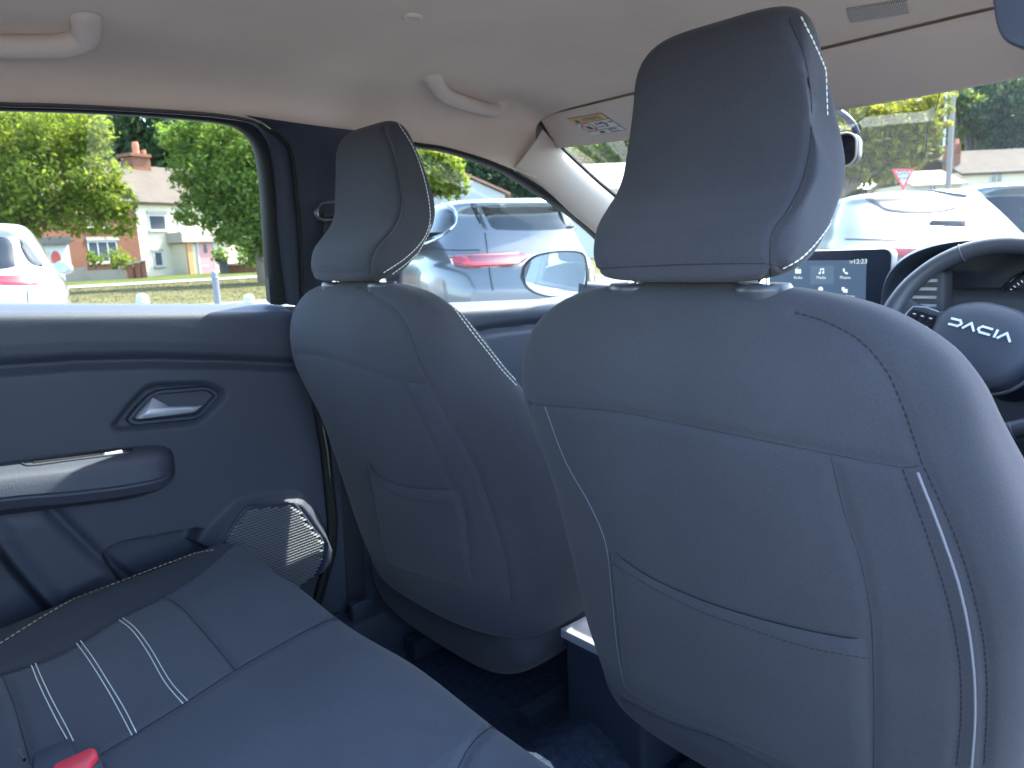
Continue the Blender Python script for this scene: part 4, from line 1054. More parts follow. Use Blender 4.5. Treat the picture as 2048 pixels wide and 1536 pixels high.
v_, f_ = ringlab(0.24, 0.56, 0.185, 0.215, 0.16); mk('label_ring', v_, f_, LR, vis, False)
lpoly([(0.10, 0.44), (0.13, 0.41), (0.38, 0.68), (0.35, 0.71)], 'label_bar', LR)
lpoly([(0.18, 0.48), (0.28, 0.50), (0.31, 0.62), (0.24, 0.68), (0.17, 0.6)], 'label_pictogram', LK)
lpoly([(0.56, 0.44), (0.72, 0.40), (0.80, 0.52), (0.76, 0.60), (0.70, 0.47), (0.6, 0.50)], 'label_pictogram', LK)
lpoly([(0.50, 0.42), (0.56, 0.40), (0.56, 0.50), (0.50, 0.52)], 'label_pictogram', LR); lpoly([(0.86, 0.40), (0.96, 0.44), (0.97, 0.52), (0.9, 0.48)], 'label_pictogram', LK)
lpoly([(0.46, 0.60), (0.74, 0.60), (0.74, 0.68), (0.70, 0.68), (0.70, 0.63), (0.46, 0.63)], 'label_pictogram', LK)
lpoly([(0.02, 0.745), (0.98, 0.745), (0.98, 0.765), (0.02, 0.765)], 'label_rule', LK)
lpoly([(0.32, 0.82), (0.46, 0.82), (0.46, 0.92), (0.32, 0.92)], 'label_pictogram', LK); lpoly([(0.62, 0.80), (0.86, 0.80), (0.86, 0.83), (0.65, 0.83), (0.65, 0.92), (0.86, 0.92), (0.86, 0.95), (0.62, 0.95)], 'label_pictogram', LK)
# visor clips on the header
for px, py, lb in ((1745, 187, 'small grey visor clip above the windscreen near the mirror'), (1112, 288, 'small grey visor clip beside the windscreen pillar')):
    q = aty(px, py, 0.80 if px > 1500 else 0.735); rings = []
    for k, z in ((0.0, -0.012), (0.6, -0.010), (0.9, -0.005), (1.0, 0.002), (1.0, 0.012)):
        rings.append([(q.x+(0.024*k+0.001)*math.cos(t), q.y-0.004+(0.014*k+0.001)*math.sin(t), q.z+0.006+z) for t in np.linspace(0, 2*math.pi, 28, endpoint=False)])
    tag(mk('visor_clip', *loft(rings), TRIM), lb, 'visor clip', 'visor clips')
# ---- roof fittings
RBV = bvh_of(HLV, HLF)
def grab(label, pts, rad, n=50):
    t = thing('grab_handle', label, 'grab handle', hit(RBV, *pts[1])[0], 'roof grab handles')
    P_ = []; N_ = []
    for k, p in enumerate(cr(pts, n)):
        u = k/(n-1); l, nn_ = hit(RBV, p[0], p[1]); 
        if l is None: continue
        off = 0.020*min(1, math.sin(math.pi*u)**0.5*1.25)
        P_.append(l+nn_*(off-0.006)); N_.append(u)
    rad_ = [rad*(1.0+0.25*abs(2*u-1)**4) for u in N_]
    mk('handle_bar', *tube_vf(P_, rad_, 16), TRIM, t)
    for e_ in (pts[0], pts[-1]):
        l, nn_ = hit(RBV, *e_)
        if l is None: continue
        mk('handle_foot', *tube_vf([l-nn_*0.004, l+nn_*0.006, l+nn_*0.012], [0.022, 0.018, 0.010], 20), TRIM, t)
    return t
grab('pale front roof grab handle above the passenger window', [(866, 158), (890, 178), (940, 200), (985, 214), (1004, 212)], 0.0150)
grab('pale rear roof grab handle at the upper left corner', [(-150, 60), (-110, 74), (0, 76), (110, 75), (165, 66), (172, 38)], 0.0170)
l, n_ = hit(RBV, 825, 33)
rings = []
u_ = n_.orthogonal().normalized(); w_ = n_.cross(u_)
for r_, h_ in ((0.0165, -0.001), (0.016, 0.003), (0.013, 0.0055), (0.0115, 0.0045), (0.004, 0.005)): rings.append([l+n_*h_+u_*(r_*math.cos(t))+w_*(r_*math.sin(t)) for t in np.linspace(0, 2*math.pi, 40, endpoint=False)])
tag(mk('roof_button', *loft(rings), TRIM), 'small round pale plug in the roof lining', 'plug')
# perforated microphone panel
mp_ = thing('microphone_panel', 'small perforated panel in the roof lining at upper right', 'panel', hit(RBV, 1755, 25)[0])
v_, f_ = surf_patch(RBV, [(1690, 14), (1755, 4), (1818, -6)], [(1700, 47), (1760, 39), (1824, 27)], 26, 10, 0.003, False); pn = mk('panel_plate', v_, f_, mat('panel grey', (0.50, 0.46, 0.42), 0.8), mp_); 
mb = MB(); pbv = bvh_of(v_, f_)
for i in range(24):
    for j in range(9):
        u = (i+0.7+0.5*(j % 2))/25.5; w = (j+0.8)/10; px = 1692*(1-u)+1818*u+9*w; py = (14*(1-u)-6*u)+w*33
        l, n_ = hit(pbv, px, py, 0.0005)
        if l is None: continue
        u_ = n_.orthogonal().normalized(); w2 = n_.cross(u_); mb.add([l+u_*(0.0011*math.cos(t))+w2*(0.0011*math.sin(t)) for t in np.linspace(0, 2*math.pi, 6, endpoint=False)], [tuple(range(6))])
stuff(mb.build('perforations', RUB, mp_, False))
# dark trim hanging at the upper right corner: top of the near pillar cover
q = aty(2060, 20, 0.02)
pl_ = [aty(*p, 0.02) for p in cr([(1976, -60), (1984, 0), (1992, 50), (2006, 78), (2030, 93), (2080, 104), (2200, 120)], 30)]
pl_ += [aty(2200, -120, 0.02)]
v_, f_ = prism(pl_, Vector((0, -1, 0)), 0.05); o = mk('near_pillar_cover', v_, f_, PLASB); bevel_obj(o, 0.006, 3); struct(o, 'dark rounded pillar trim at the upper right corner')
# ================================================================ OUTSIDE
DL = Vector((-math.sin(math.radians(75)), math.cos(math.radians(75)), 0)); DR = Vector((DL.y, -DL.x, 0))
def gz(x, y):
    s = (Vector((x, y, 0))-Vector((CAM.x, CAM.y, 0))).length
    return 0.45*float(sstep(20, 46, s))+0.03*max(0, s-60)
ASPH = mat('asphalt', (0.12, 0.12, 0.12), 0.9, spec=0.2, bump=(40, 0.5, 0.01), var=0.18, vscale=0.6)
rr = [0, 1, 2, 3, 4, 6, 8, 11, 15, 20, 26, 32, 40, 48, 60, 80, 120, 200, 400, 800]; na = 96; v = [(CAM.x, CAM.y, 0)]; f = []
for r in rr[1:]:
    for k in range(na):
        a_ = 2*math.pi*k/na; x, y = CAM.x+r*math.cos(a_), CAM.y+r*math.sin(a_); v.append((x, y, gz(x, y)))
for k in range(na): f.append((0, 1+k, 1+(k+1) % na))
for i in range(len(rr)-2):
    for k in range(na):
        a_ = 1+i*na+k; b_ = 1+i*na+(k+1) % na; f.append((a_, a_+na, b_+na, b_))
struct(mk('ground', v, f, ASPH), 'grey asphalt of the car park and road')
def strip(name, s0, s1, t0, t1, m, lift, lb):
    v = []; nu, nv = 60, 8
    for i in range(nu):
        for j in range(nv):
            p = Vector((CAM.x, CAM.y, 0))+DL*(s0+(s1-s0)*j/(nv-1))+DR*(t0+(t1-t0)*i/(nu-1)); v.append((p.x, p.y, gz(p.x, p.y)+lift))
    return struct(mk(name, v, grid_faces(nu, nv), m), lb)
DRY = mat('dry grass', (0.085, 0.078, 0.035), 1.0, spec=0.05, bump=(8, 1.0, 0.06), var=0.35, vscale=1.2)
PAV = mat('pavement', (0.17, 0.16, 0.15), 0.9, var=0.12, vscale=0.8)
strip('grass_verge', 22.5, 37, -60, 60, DRY, 0.02, 'strip of dry grass in front of the houses')
strip('pavement', 37, 39.6, -60, 60, PAV, 0.05, 'pale pavement along the garden walls')
strip('front_gardens', 39.6, 60, -60, 60, mat('garden grass', (0.06, 0.075, 0.02), 1.0, spec=0.05, bump=(8, 1.0, 0.06), var=0.3, vscale=1.0), 0.04, 'grass in front of the houses')
strip('road_edge', 21.9, 22.5, -60, 60, PAV, 0.03, 'pale kerb of the verge')
# dry grass blades on the verge
mb = MB()
for k in range(14000):
    s_ = random.uniform(22.6, 36.9); t_ = random.uniform(-14, 10); p = Vector((CAM.x, CAM.y, 0))+DL*s_+DR*t_; z = gz(p.x, p.y)+0.02; h = random.uniform(0.02, 0.07); a_ = random.uniform(0, 6.28)
    d_ = Vector((math.cos(a_), math.sin(a_), 0))*0.012; l_ = Vector((random.uniform(-.04, .04), random.uniform(-.04, .04), 0)); p.z = z
    mb.add([p-d_, p+d_, p+l_+Vector((0, 0, h))], [(0, 1, 2)])
o = stuff(mb.build('verge_grass', DRY, None, False)); o['label'] = 'dry grass growing on the verge'
# ---------------------------------------------------------------- foliage
def leafmat(name, c, tr):
    m = bpy.data.materials.new(name); m.use_nodes = True; t = m.node_tree; t.nodes.clear(); o = t.nodes.new('ShaderNodeOutputMaterial')
    tc = t.nodes.new('ShaderNodeTexCoord'); n = t.nodes.new('ShaderNodeTexNoise'); n.inputs['Scale'].default_value = 1.7; n.inputs['Detail'].default_value = 5; n.inputs['Roughness'].default_value = 0.8
    t.links.new(tc.outputs['Object'], n.inputs['Vector'])
    def ramp(col):
        col = tuple(q*1.08 for q in col)
        r = t.nodes.new('ShaderNodeValToRGB'); e = r.color_ramp.elements; e[0].position = 0.35; e[1].position = 0.68
        e[0].color = (col[0]*0.62, col[1]*0.74, col[2]*0.8, 1); e[1].color = (col[0]*1.35, col[1]*1.22, col[2]*1.1, 1); t.links.new(n.outputs[0], r.inputs[0]); return r.outputs[0]
    d = t.nodes.new('ShaderNodeBsdfPrincipled'); d.inputs['Roughness'].default_value = 0.5; d.inputs['Specular IOR Level'].default_value = 0.12; t.links.new(ramp(c), d.inputs['Base Color'])
    s = t.nodes.new('ShaderNodeBsdfTranslucent'); t.links.new(ramp(tr), s.inputs[0])
    mx = t.nodes.new('ShaderNodeMixShader'); mx.inputs[0].default_value = 0.45; t.links.new(d.outputs[0], mx.inputs[1]); t.links.new(s.outputs[0], mx.inputs[2]); t.links.new(mx.outputs[0], o.inputs[0])
    return m
LF = {'sun': leafmat('sunny leaves', (0.105, 0.138, 0.020), (0.26, 0.32, 0.032)), 'mid': leafmat('green leaves', (0.092, 0.135, 0.025), (0.21, 0.31, 0.045)),
      'dark': leafmat('dark leaves', (0.035, 0.062, 0.030), (0.06, 0.11, 0.04)), 'gold': leafmat('golden leaves', (0.125, 0.135, 0.020), (0.29, 0.29, 0.03))}
BARK = mat('bark', (0.10, 0.075, 0.05), 0.95, bump=(12, 0.8, 0.03), var=0.3, vscale=4)
def leaves(blobs, n, size):
    rng = np.random.default_rng(int(abs(blobs[0][0][0]*1000)) % 9999+n)
    w = np.array([b[1]**2 for b in blobs]); w /= w.sum(); P = []; 
    idx = rng.choice(len(blobs), n, p=w)
    C_ = np.array([tuple(b[0]) for b in blobs]); R_ = np.array([b[1] for b in blobs])
    # clumps: sub-centres on every blob's shell, leaves gathered around them
    ncl = max(40, n//28); ci = rng.choice(len(blobs), ncl, p=w); d = rng.normal(size=(ncl, 3)); d /= np.linalg.norm(d, axis=1)[:, None]
    cc_ = C_[ci]+d*R_[ci][:, None]*rng.uniform(0.55, 1.08, ncl)[:, None]*np.array([1, 1, 0.9]); cr_ = R_[ci]*rng.uniform(0.13, 0.30, ncl)
    k = rng.integers(0, ncl, n); p = cc_[k]+rng.normal(size=(n, 3))*cr_[k][:, None]*0.62
    nrm = rng.normal(size=(n, 3))*0.8+(p-cc_[k])/cr_[k][:, None]*0.6+np.array([0, 0, 0.5]); nrm /= np.linalg.norm(nrm, axis=1)[:, None]
    t = np.cross(nrm, rng.normal(size=(n, 3))); t /= np.linalg.norm(t, axis=1)[:, None]; b = np.cross(nrm, t); s = size*(0.45+1.3*rng.uniform(0, 1, n)**1.8)[:, None]
    V = np.empty((n, 4, 3)); V[:, 0] = p-t*s; V[:, 1] = p+b*s*0.45+nrm*s*0.12; V[:, 2] = p+t*s; V[:, 3] = p-b*s*0.45+nrm*s*0.12
    return V.reshape(-1, 3), [(4*i, 4*i+1, 4*i+2, 4*i+3) for i in range(n)]
def mk_leaves(name, v, f, m, parent=None):
    me = bpy.data.meshes.new(name); me.from_pydata(v.tolist(), [], f); me.materials.append(m); o = bpy.data.objects.new(name, me); COL.objects.link(o)
    if parent: adopt(o, parent)
    return o
def tree(label, D, blobs, base_px, kind, n, size, group='trees outside', name='tree'):
    bl = [(atdep(b[0], b[1], D*(1+b[3] if len(b) > 3 else 1)), b[2]*D/F) for b in blobs]
    bp = atdep(base_px, 520, D); zb = gz(bp.x, bp.y); bp.z = zb
    t = thing(name, label, 'tree', bp, group)
    v, f = leaves(bl, n, size); mk_leaves('crown', v, f, LF[kind], t)
    cz = sum((b[0] for b in bl), Vector())/len(bl); rt = max(0.10, 0.006*D)
    top = Vector((bp.x*0.6+cz.x*0.4, bp.y*0.6+cz.y*0.4, zb+(cz.z-zb)*0.7))
    mb = MB(); mb.add(*tube_vf([bp+Vector((0, 0, -0.1)), bp.lerp(top, 0.5)+Vector((0.08, 0.05, 0)), top], [rt, rt*0.75, rt*0.55], 10))
    for b in bl: mb.add(*tube_vf([bp.lerp(top, 0.75), top.lerp(b[0], 0.5)+Vector((0, 0, 0.15)), b[0]], [rt*0.5, rt*0.3, rt*0.08], 7))
    mb.build('trunk', BARK, t)
    return t
tree('sunlit yellow green tree filling the left of the rear window', 29, [(-60, 300, 120), (40, 275, 85), (130, 262, 75), (185, 270, 40), (90, 370, 90), (190, 350, 58), (225, 395, 42), (20, 425, 55), (150, 425, 52), (235, 445, 34), (70, 440, 40), (-40, 420, 60)], -30, 'sun', 34000, 0.10)
tree('green tree in front of the cream house, right part of rear window', 31, [(355, 275, 38), (410, 275, 50), (475, 285, 55), (525, 310, 50), (385, 345, 45), (440, 365, 60), (505, 390, 60), (555, 420, 60), (390, 420, 40), (450, 445, 42), (500, 470, 48), (545, 480, 40), (600, 380, 70)], 520, 'mid', 34000, 0.10)
tree('bright tree seen past the passenger headrest', 34, [(880, 345, 44), (845, 365, 48), (905, 365, 32), (820, 330, 46), (790, 360, 50), (870, 320, 32)], 840, 'sun', 9000, 0.13)
tree('dark cedar behind the white gable', 55, [(960, 350, 40), (1010, 358, 42), (1055, 372, 36), (990, 335, 36), (940, 335, 30), (1090, 385, 30)], 1000, 'dark', 10000, 0.17)
tree('pale green tree above the white bungalow in the windscreen', 48, [(1165, 300, 30), (1205, 290, 42), (1250, 280, 45), (1290, 300, 50), (1225, 310, 30)], 1240, 'mid', 7000, 0.18)
tree('golden green tree hanging over the give way sign', 30, [(1700, 235, 42), (1745, 250, 48), (1800, 245, 50), (1850, 225, 45), (1720, 300, 42), (1770, 310, 42), (1825, 300, 40), (1700, 340, 36), (1860, 265, 30), (1860, 300, 22), (1770, 345, 22), (1660, 300, 60)], 1640, 'gold', 16000, 0.11)
tree('yellow green tree right of the tall pole', 62, [(1925, 215, 40), (1960, 230, 36), (1975, 270, 28), (1930, 270, 28), (1900, 190, 40)], 1940, 'sun', 8000, 0.2)
tree('dark tree at the right edge above the houses', 58, [(2020, 215, 48), (2060, 230, 60), (2010, 270, 34), (2050, 285, 45), (1990, 180, 45), (2100, 250, 60)], 2040, 'dark', 10000, 0.21)
# far wood: one mass closing the view
bl = []
for k in range(46):
    px = -380+k*60; py = random.uniform(175, 300); bl.append((atdep(px, py, 80+random.uniform(-6, 10)), random.uniform(75, 110)*80/F))
    bl.append((atdep(px+30, py+90, 78), 85*80/F))
v, f = leaves(bl, 70000, 0.62); o = stuff(mk_leaves('far_wood', v, f, leafmat('far leaves', (0.045, 0.075, 0.034), (0.08, 0.14, 0.05)))); o['label'] = 'dark wooded hillside behind the houses'
# ---------------------------------------------------------------- houses
def brickmat(name, c1, c2, mortar, sc):
    m = mat(name, c1, 0.9, spec=0.2); t = m.node_tree; b = t.nodes['Principled BSDF']; tc = [n for n in t.nodes if n.type == 'TEX_COORD'][0]
    br = t.nodes.new('ShaderNodeTexBrick'); br.inputs['Scale'].default_value = sc; br.inputs['Color1'].default_value = (*c1, 1); br.inputs['Color2'].default_value = (*c2, 1); br.inputs['Mortar'].default_value = (*mortar, 1)
    mp = t.nodes.new('ShaderNodeMapping'); mp.inputs['Rotation'].default_value = (math.radians(90), 0, 0); t.links.new(tc.outputs['Object'], mp.inputs[0]); t.links.new(mp.outputs[0], br.inputs[0]); t.links.new(br.outputs[0], b.inputs['Base Color']); return m
BRICK = brickmat('red brick', (0.19, 0.065, 0.035), (0.15, 0.05, 0.03), (0.19, 0.14, 0.10), 4.2)
REND = mat('cream render', (0.55, 0.47, 0.34), 0.9, var=0.05, vscale=0.8); WHITE = mat('white paint', (0.42, 0.42, 0.40), 0.5); PANE = mat('house window pane', (0.05, 0.06, 0.07), 0.06, spec=0.8)
def tilemat(name, c, rows=14):
    m = mat(name, c, 0.9, var=0.15, vscale=1.5, spec=0.2); t = m.node_tree; b = t.nodes['Principled BSDF']; tc = [n for n in t.nodes if n.type == 'TEX_COORD'][0]
    w = t.nodes.new('ShaderNodeTexWave'); w.bands_direction = 'Z'; w.wave_profile = 'SAW'; w.inputs['Scale'].default_value = 1.1; t.links.new(tc.outputs['Object'], w.inputs[0])
    bp = t.nodes.new('ShaderNodeBump'); bp.inputs['Distance'].default_value = 0.08; t.links.new(w.outputs['Fac'], bp.inputs['Height']); t.links.new(bp.outputs[0], b.inputs['Normal']); return m
TILE = tilemat('clay roof tiles', (0.088, 0.068, 0.054)); TILED = tilemat('dark roof tiles', (0.16, 0.15, 0.15)); STONE = mat('stone', (0.32, 0.28, 0.22), 0.9); TERRA = mat('terracotta', (0.45, 0.16, 0.09), 0.9)
class Site:
    """a facade plane facing the camera: photo pixels -> (u along the facade, z), placed at depth D"""
    def __init__(s, px, D, turn=0.0):
        s.hn = Vector((-WZ.x, -WZ.y, 0)).normalized(); s.hn.rotate(Matrix.Rotation(math.radians(turn), 3, 'Z')); s.P = atdep(px, 540, D); s.P.z = 0; s.ua = Vector((-s.hn.y, s.hn.x, 0))
        if s.ua.dot(WX) < 0: s.ua = -s.ua
    def uz(s, px, py, d=0.0): q = atp(px, py, s.P-s.hn*d, s.hn); return ((q-s.P).dot(s.ua), q.z)
    def w(s, u, d, z): p = s.P+s.ua*u-s.hn*d; return Vector((p.x, p.y, z))
    def box(s, mb, u0, u1, d0, d1, z0, z1):
        v = [s.w(u, d, z) for u in (u0, u1) for d in (d0, d1) for z in (z0, z1)]
        return mb.add(v, [(0, 1, 3, 2), (4, 6, 7, 5), (0, 4, 5, 1), (2, 3, 7, 6), (0, 2, 6, 4), (1, 5, 7, 3)])
    def px(s, name, par, m, x0, y0, x1, y1, d0, d1):
        """a box whose front face covers the pixel rectangle"""
        u0, z1 = s.uz(x0, y0, d0); u1, _ = s.uz(x1, y0, d0); _, z0 = s.uz((x0+x1)/2, y1, d0); _, z1 = s.uz((x0+x1)/2, y0, d0)
        mb = MB(); s.box(mb, u0, u1, d0, d1, z0, z1); return mb.build(name, m, par, False)
    def window(s, par, x0, y0, x1, y1, bars=1, d=0.0, sill=True, m=None):
        u0, _ = s.uz(x0, (y0+y1)/2, d); u1, _ = s.uz(x1, (y0+y1)/2, d); _, z1 = s.uz((x0+x1)/2, y0, d); _, z0 = s.uz((x0+x1)/2, y1, d)
        t = 0.07; mb = MB()
        for a_, b_ in ((u0, u0+t), (u1-t, u1)): s.box(mb, a_, b_, d-0.05, d+0.03, z0, z1)
        for a_, b_ in ((z0, z0+t), (z1-t, z1)): s.box(mb, u0+t, u1-t, d-0.048, d+0.03, a_, b_)
        for k in range(bars): c = u0+(u1-u0)*(k+1)/(bars+1); s.box(mb, c-0.03, c+0.03, d-0.046, d+0.03, z0+t, z1-t)
        fr_ = mb.build('window', m or WHITE, par, False)
        mb = MB(); s.box(mb, u0+0.02, u1-0.02, d-0.022, d+0.02, z0+0.02, z1-0.02); mb.build('pane', PANE, fr_, False)
        if sill: mb = MB(); s.box(mb, u0-0.1, u1+0.1, d-0.12, d+0.02, z0-0.10, z0-0.003); mb.build('sill', STONE, fr_, False)
        return fr_
    def gable(s, name, par, m, u0, u1, d0, dr, d1, ze, zr, over=0.3):
        v = [s.w(u, d, z) for u in (u0-over, u1+over) for d, z in ((d0-over, ze-0.15), (dr, zr), (d1+over, ze-0.15), (d1+over, ze-0.27), (dr, zr-0.14), (d0-over, ze-0.27))]
        f = [(0, 1, 7, 6), (1, 2, 8, 7), (3, 4, 10, 9), (4, 5, 11, 10), (2, 3, 9, 8), (5, 0, 6, 11), (0, 5, 4, 1), (1, 4, 3, 2), (6, 7, 10, 11), (7, 8, 9, 10)]
        return mk(name, v, f, m, par, False)
S = Site(300, 48, 62)
# cream house
uL, zb = S.uz(287, 553); uR = S.uz(520, 548)[0]; _, ze = S.uz(300, 400); _, zr = S.uz(300, 333, 4.2)
ch = thing('cream_house', 'cream rendered house with pink front door seen through the rear window', 'house', S.w((uL+uR)/2, 3, zb), 'houses along the road')
mb = MB(); S.box(mb, uL, uR, 0, 8.4, zb-0.3, ze); wl_ = mb.build('wall', REND, ch, False)
rf = S.gable('roof', ch, TILE, uL, uR, 0, 4.2, 8.4, ze, zr)
S.window(ch, 297, 430, 331, 461, 0); S.window(ch, 308, 503, 325, 533, 0)
o = S.px('lintel', ch, STONE, 294, 422, 334, 428, -0.08, 0.05); S.px('lintel', ch, STONE, 302, 498, 327, 502, -0.08, 0.05)
# porch
po = S.px('porch', ch, REND, 368, 486, 452, 549, -1.2, -0.001)
S.px('porch_roof', ch, STONE, 362, 464, 460, 484, -1.5, -0.01); S.px('porch_post', ch, mat('orange timber', (0.45, 0.22, 0.08), 0.7), 373, 484, 383, 551, -1.35, -1.203)
dr = S.px('door', ch, mat('dusty pink paint', (0.50, 0.22, 0.22), 0.5), 396, 484, 424, 547, -1.27, -1.202); S.px('door_pane', dr, PANE, 406, 488, 413, 506, -1.285, -1.271); S.px('letter_plate', dr, SILV, 404, 530, 417, 534, -1.285, -1.271)
S.px('door_frame', ch, WHITE, 392, 481, 395.5, 548, -1.29, -1.203); S.px('door_frame', ch, WHITE, 424.5, 481, 428, 548, -1.29, -1.203)
S.px('downpipe', ch, WHITE, 354, 420, 357, 552, -0.1, -0.003)
# brick house
uL2 = S.uz(-260, 560)[0]; uR2 = uL-0.003
bh = thing('brick_house', 'red brick house with white porch and wide window behind the white car', 'house', S.w((uL2+uR2)/2, 3, zb), 'houses along the road')
mb = MB(); S.box(mb, uL2, uR2, -0.02, 8.4, zb-0.3, ze); mb.build('wall', BRICK, bh, False)
rf = S.gable('roof', bh, TILE, uL2, uR2-0.35, -0.02, 4.2, 8.4, ze, zr-0.02)
S.window(bh, 176, 482, 235, 525, 2); S.px('lintel', bh, STONE, 172, 474, 238, 481, -0.1, 0.0); S.window(bh, 160, 425, 215, 455, 1)
pw = S.px('porch', bh, WHITE, 64, 488, 137, 562, -1.4, -0.021); S.px('porch_roof', bh, TILED, 56, 474, 141, 488, -1.7, -0.022); dr = S.px('door', bh, WHITE, 98, 500, 128, 562, -1.45, -1.402)
u_, z_ = S.uz(112, 518, -1.45)
mk('door_pane', [S.w(u_+0.28*math.cos(t), -1.462, z_+0.45*math.sin(t)) for t in np.linspace(0, 2*math.pi, 24, endpoint=False)], [tuple(range(24))], mat('red door glass', (0.35, 0.06, 0.05), 0.2), dr, False)
# shared chimney on the ridge
cm = S.px('chimney', bh, BRICK, 264, 312, 299, 356, 3.6, 4.8); S.px('chimney_cap', cm, BRICK, 261, 307, 302, 313, 3.45, 4.95)
for a_, b_ in ((266, 279), (284, 292)):
    u0, z0 = S.uz((a_+b_)/2, 308, 4.2); hgt = S.uz(270, 284 if a_ < 280 else 298, 4.2)[1]; r_ = (S.uz(b_, 300, 4.2)[0]-S.uz(a_, 300, 4.2)[0])/2
    p = S.w(u0, 4.2, z0-0.1); mk('chimney_pot', *tube_vf([p, p+Vector((0, 0, (hgt-z0)*0.6)), p+Vector((0, 0, (hgt-z0)*0.8)), p+Vector((0, 0, hgt-z0+0.1))], [r_, r_*0.8, r_*0.95, r_*0.7], 14), TERRA, cm)
# garden walls
S2 = Site(200, 41.5, 30)
gw = thing('garden_wall', 'low concrete panel garden wall in front of the brick house', 'garden wall', S2.w(S2.uz(190, 565)[0], 0, S2.uz(190, 566)[1]), 'garden walls')
CONC = mat('concrete panel', (0.24, 0.20, 0.16), 0.9, var=0.1, vscale=2)
for a_, b_ in ((128, 171), (173.5, 238), (239.5, 252)): S2.px('panel', gw, CONC, a_, 535 if a_ < 170 else 540, b_, 568, 0, 0.15)
for a_ in (169, 236): S2.px('post', gw, CONC, a_, 532, a_+5, 569, -0.03, 0.20)
gb = thing('garden_wall', 'short brick garden wall with stepped piers beside the cream house', 'garden wall', S2.w(S2.uz(275, 560)[0], 0, S2.uz(275, 562)[1]), 'garden walls')
for a_, t_ in ((254, 529), (269, 526), (281, 523)): S2.px('pier', gb, BRICK, a_, t_, a_+10, 563, -0.1+0.02*a_/254, 0.4); S2.px('pier_cap', gb, STONE, a_-1, t_-3, a_+11, t_-0.1, -0.15, 0.45)
S2.px('brick_run', gb, BRICK, 254, 534, 291, 562, 0.02, 0.3)
gr_ = thing('garden_wall', 'long low brick garden wall under the green tree', 'garden wall', S2.w(S2.uz(520, 550)[0], 0, S2.uz(520, 552)[1]), 'garden walls')
S2.px('brick_run', gr_, BRICK, 457, 526, 640, 553, 0, 0.3); S2.px('coping', gr_, STONE, 456, 523, 641, 525.8, -0.05, 0.35)
bn = thing('wheelie_bin', 'dark wheelie bin at the end of the brick wall', 'bin', S2.w(S2.uz(447, 552)[0], 0, S2.uz(447, 553)[1]))
BINM = mat('bin plastic', (0.03, 0.04, 0.05), 0.5); S2.px('bin_body', bn, BINM, 440, 522, 455, 553, -0.6, -0.05); S2.px('bin_lid', bn, BINM, 438.5, 518, 456, 521.8, -0.65, 0.0)
def shrub(label, px, py, r, D, kind, n, size):
    c = atdep(px, py, D); b = Vector((c.x, c.y, gz(c.x, c.y))); t = thing('shrub', label, 'shrub', b, 'garden shrubs')
    v, f = leaves([(c, r*D/F), (c+Vector((0.3, 0.2, -0.2)), r*0.8*D/F), (c+Vector((-0.4, -0.1, -0.25)), r*0.8*D/F)], n, size); mk_leaves('foliage', v, f, LF[kind], t)
    mb = MB(); mb.add(*tube_vf([b, c], [0.06, 0.03], 7)); mb.build('stem', BARK, t)
shrub('bright green rounded bush above the concrete wall', 237, 518, 22, 43, 'sun', 1800, 0.07); shrub('tall thin flowering plant left of the bright bush', 188, 513, 15, 43, 'mid', 900, 0.07)
shrub('low green shrub under the tree behind the brick wall', 500, 505, 26, 44, 'mid', 1600, 0.09); shrub('small shrub at the corner of the cream house', 440, 505, 14, 44, 'mid', 700, 0.08)
# houses on the right
S3 = Site(1960, 52)
h3 = thing('pale_house', 'pale house with brick chimney at the right edge of the windscreen', 'house', S3.w(S3.uz(2000, 400)[0], 3, 0.4), 'houses along the road')
u0 = S3.uz(1925, 380)[0]; u1 = S3.uz(2140, 370)[0]; ze3 = S3.uz(1990, 340)[1]; zr3 = S3.uz(1990, 299, 4)[1]
mb = MB(); S3.box(mb, u0, u1, 0, 8, -0.2, ze3); mb.build('wall', REND, h3, False); S3.gable('roof', h3, TILE, u0, u1, 0, 4, 8, ze3, zr3)
S3.window(h3, 1980, 342, 2004, 366, 1); S3.window(h3, 1966, 366, 1972, 371, 0, sill=False); S3.window(h3, 2060, 340, 2085, 364, 1)
cm = S3.px('chimney', h3, BRICK, 1905, 288, 1923, 352, 1.5, 2.6); u_, z_ = S3.uz(1914, 288, 2.0); p = S3.w(u_, 2.0, z_); mk('chimney_pot', *tube_vf([p, p+Vector((0, 0, 0.35))], [0.16, 0.12], 12), TERRA, cm)
h4 = thing('pale_house', 'low pale house left of the tall pole', 'house', S3.w(S3.uz(1860, 390)[0], -4, 0.4), 'houses along the road')
u0 = S3.uz(1829, 380, -4)[0]; u1 = S3.uz(1921, 376, -4)[0]; ze4 = S3.uz(1870, 364, -4)[1]; zr4 = S3.uz(1870, 341, -1)[1]
mb = MB(); S3.box(mb, u0, u1, -4, 1.4, -0.2, ze4); mb.build('wall', REND, h4, False); S3.gable('roof', h4, mat('pale roof tiles', (0.30, 0.25, 0.20), 0.9, var=0.1), u0, u1, -4, -1.2, 1.4, ze4, zr4); S3.window(h4, 1857, 367, 1872, 382, 1, -4)
S4 = Site(1060, 42)
h5 = thing('white_bungalow', 'white bungalow with long pale roof seen through the windscreen', 'house', S4.w(S4.uz(1215, 440)[0], 3, 0.3), 'houses along the road')
u0 = S4.uz(1150, 420)[0]; u1 = S4.uz(1420, 410)[0]; ze5 = S4.uz(1210, 372)[1]; zr5 = S4.uz(1210, 327, 4)[1]
